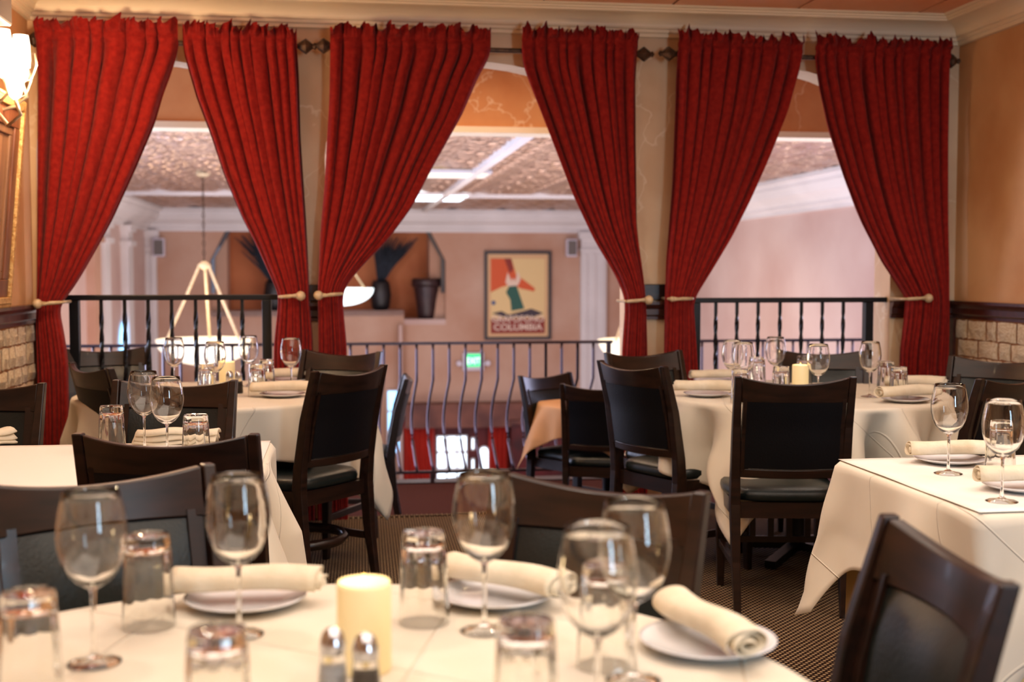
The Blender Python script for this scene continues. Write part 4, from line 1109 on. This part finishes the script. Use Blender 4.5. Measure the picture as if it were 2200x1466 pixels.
# local x = along -v toward the camera is negative x ; y = into room negative
H_, Wd = .93, .75
tl = bpy.data.objects.new('x', None); bpy.data.objects.remove(tl)
def tiltf(x, y, z): q = .095; return Vector((-x, -y-z*q, z))
def ring_frame(o0, o1, y0, y1, name, m, mod=None):
    b = MB(tiltf)
    for (x0, x1, z0, z1) in ((o0, Wd-o0, o0, o1), (o0, Wd-o0, H_-o1, H_-o0), (o0, o1, o1, H_-o1), (Wd-o1, Wd-o0, o1, H_-o1)): b.box(x0, x1, y0, y1, z0, z1)
    return b.build(name, m, r, bevel=.004)
ring_frame(.02, .05, .0, .045, 'outer_moulding', 'gilt'); ring_frame(.05, .13, .0, .032, 'wood_moulding', 'frame_wood'); ring_frame(.13, .165, .0, .022, 'liner', 'picture_dark')
b = MB(tiltf); rr = random.Random(2)
def bead(x, z, q=.014):
    rs = [[(x+q*sin(f)*cos(2*pi*k/6), .03+q*sin(f)*sin(2*pi*k/6), z+q*cos(f)) for k in range(6)] for f in (.15, .9, 1.6, 2.3, 3.0)]; b.rings(rs)
for k in range(36): z = .02+k*(H_-.04)/35; bead(.014+rr.uniform(-.004, .004), z, rr.uniform(.009, .016)); bead(Wd-.014, z, .013)
for k in range(30): x = .02+k*(Wd-.04)/29; bead(x, H_-.012, .015); bead(x, .012, .013)
b.build('carved_beading', 'gilt', r, smooth=True)
MB(tiltf).box(.16, Wd-.16, 0, .012, .16, H_-.16).build('canvas', 'picture_dark', r)
MB(tiltf).box(.02, Wd-.02, -.006, .0, .02, H_-.02).build('backing', 'frame_wood', r)
# sconce with tulip shades
vs, zs_ = U(5, 200, .1)
r = thing('wall_sconce', 'branched wall sconce with glowing tulip glass shades above the gilt picture', 'wall lamp', R(0, vs-.1, zs_-.02), PHI)
MB().lathe([(.05, -.06), (.055, 0), (.04, .05), (.01, .07)], 14, (.02, 0, 0)).build('back_plate', 'nickel', r, smooth=True)
for (px, py, uu) in ((7, 168, .16), (47, 178, .20), (33, 214, .25)):
    vv, zz = U(px, py, uu); lx, ly, lz = uu, vv-(vs-.1), zz-(zs_-.02)
    sh = MB(); sh.lathe([(.008, 0), (.022, .012), (.033, .05), (.038, .10), (.036, .16), (.031, .20), (.029, .2), (.034, .10), (.02, .02)], 18, (lx, ly, lz), cap=False); sh.build('shade', 'lamp_glass', r, smooth=True, recalc=False)
    MB().tube([(.03, 0, 0), (lx*.5, ly*.5, -.07), (lx*.85, ly*.9, lz-.10), (lx+.02, ly, lz-.06), (lx, ly, lz)], .008, 8).build('arm', 'nickel', r, smooth=True)
    MB().tube([(lx, ly, lz), (lx+.035, ly+.02, lz+.02), (lx+.055, ly+.03, lz+.08), (lx+.05, ly+.03, lz+.13)], .005, 6).build('leaf_wire', 'nickel', r, smooth=True)
    l = bpy.data.lights.new('sconce_glow', 'POINT'); l.energy = 8; l.color = (1, .70, .42); l.shadow_soft_size = .05
    o = bpy.data.objects.new('sconce_glow', l); COL.objects.link(o); o.parent = r; o.location = (lx+.10, ly+.02, lz+.05)
# grey box
vv, zz = U(30, 60, .24); vv = vv
r = thing('wall_speaker', 'grey box speaker near the ceiling in the upper left corner', 'speaker', R(.0, vv-.05, zz), PHI)
b = MB(); b.rings([[(.0, -.32, z), (.24, -.32, z), (.24, .03, z), (0, .03, z)] for z in (0, .09, .28)]); b.build('cabinet', 'grey_plastic', r, bevel=.01)
MB().box(.12, .17, -.28, -.08, -.012, 0).build('grille', 'white_plastic', r)

# ================================================================ DOWNLIGHTS
dl = Proto(lambda: None)
def make_dl():
    r = thing('downlight', '', 'ceiling light', group='recessed downlights in the tiled ceiling')
    MB().lathe([(.05, 0), (.075, -.006), (.08, 0), (.05, .004)], 20, cap=False).build('trim_ring', 'crown_cream', r, smooth=True)
    MB().lathe([(.002, -.001), (.05, -.001), (.05, .0), (.002, .0)], 20).build('lens', 'downlight', r)
    return r
DL = Proto(make_dl)
rows_n = ['nearest the curtains', 'second from the curtains', 'above the near table', 'behind the camera', 'at the rear wall']
for j, v in enumerate((-1.1, -2.7, -4.3, -5.9, -7.6)):
    for i, u in enumerate((.9, 2.5, 4.1)):
        p = R(u, v, ZC-.001); d = DL.put(p, 0, 'round downlight in the %s column, %s' % (('left', 'middle', 'right')[i], rows_n[j]))
        l = bpy.data.lights.new('downlight_beam', 'SPOT'); l.energy = 17; l.color = WARM; l.spot_size = radians(115); l.spot_blend = .9; l.shadow_soft_size = .05
        o = bpy.data.objects.new('downlight_beam', l); COL.objects.link(o); o.location = p-Vector((0, 0, .02))
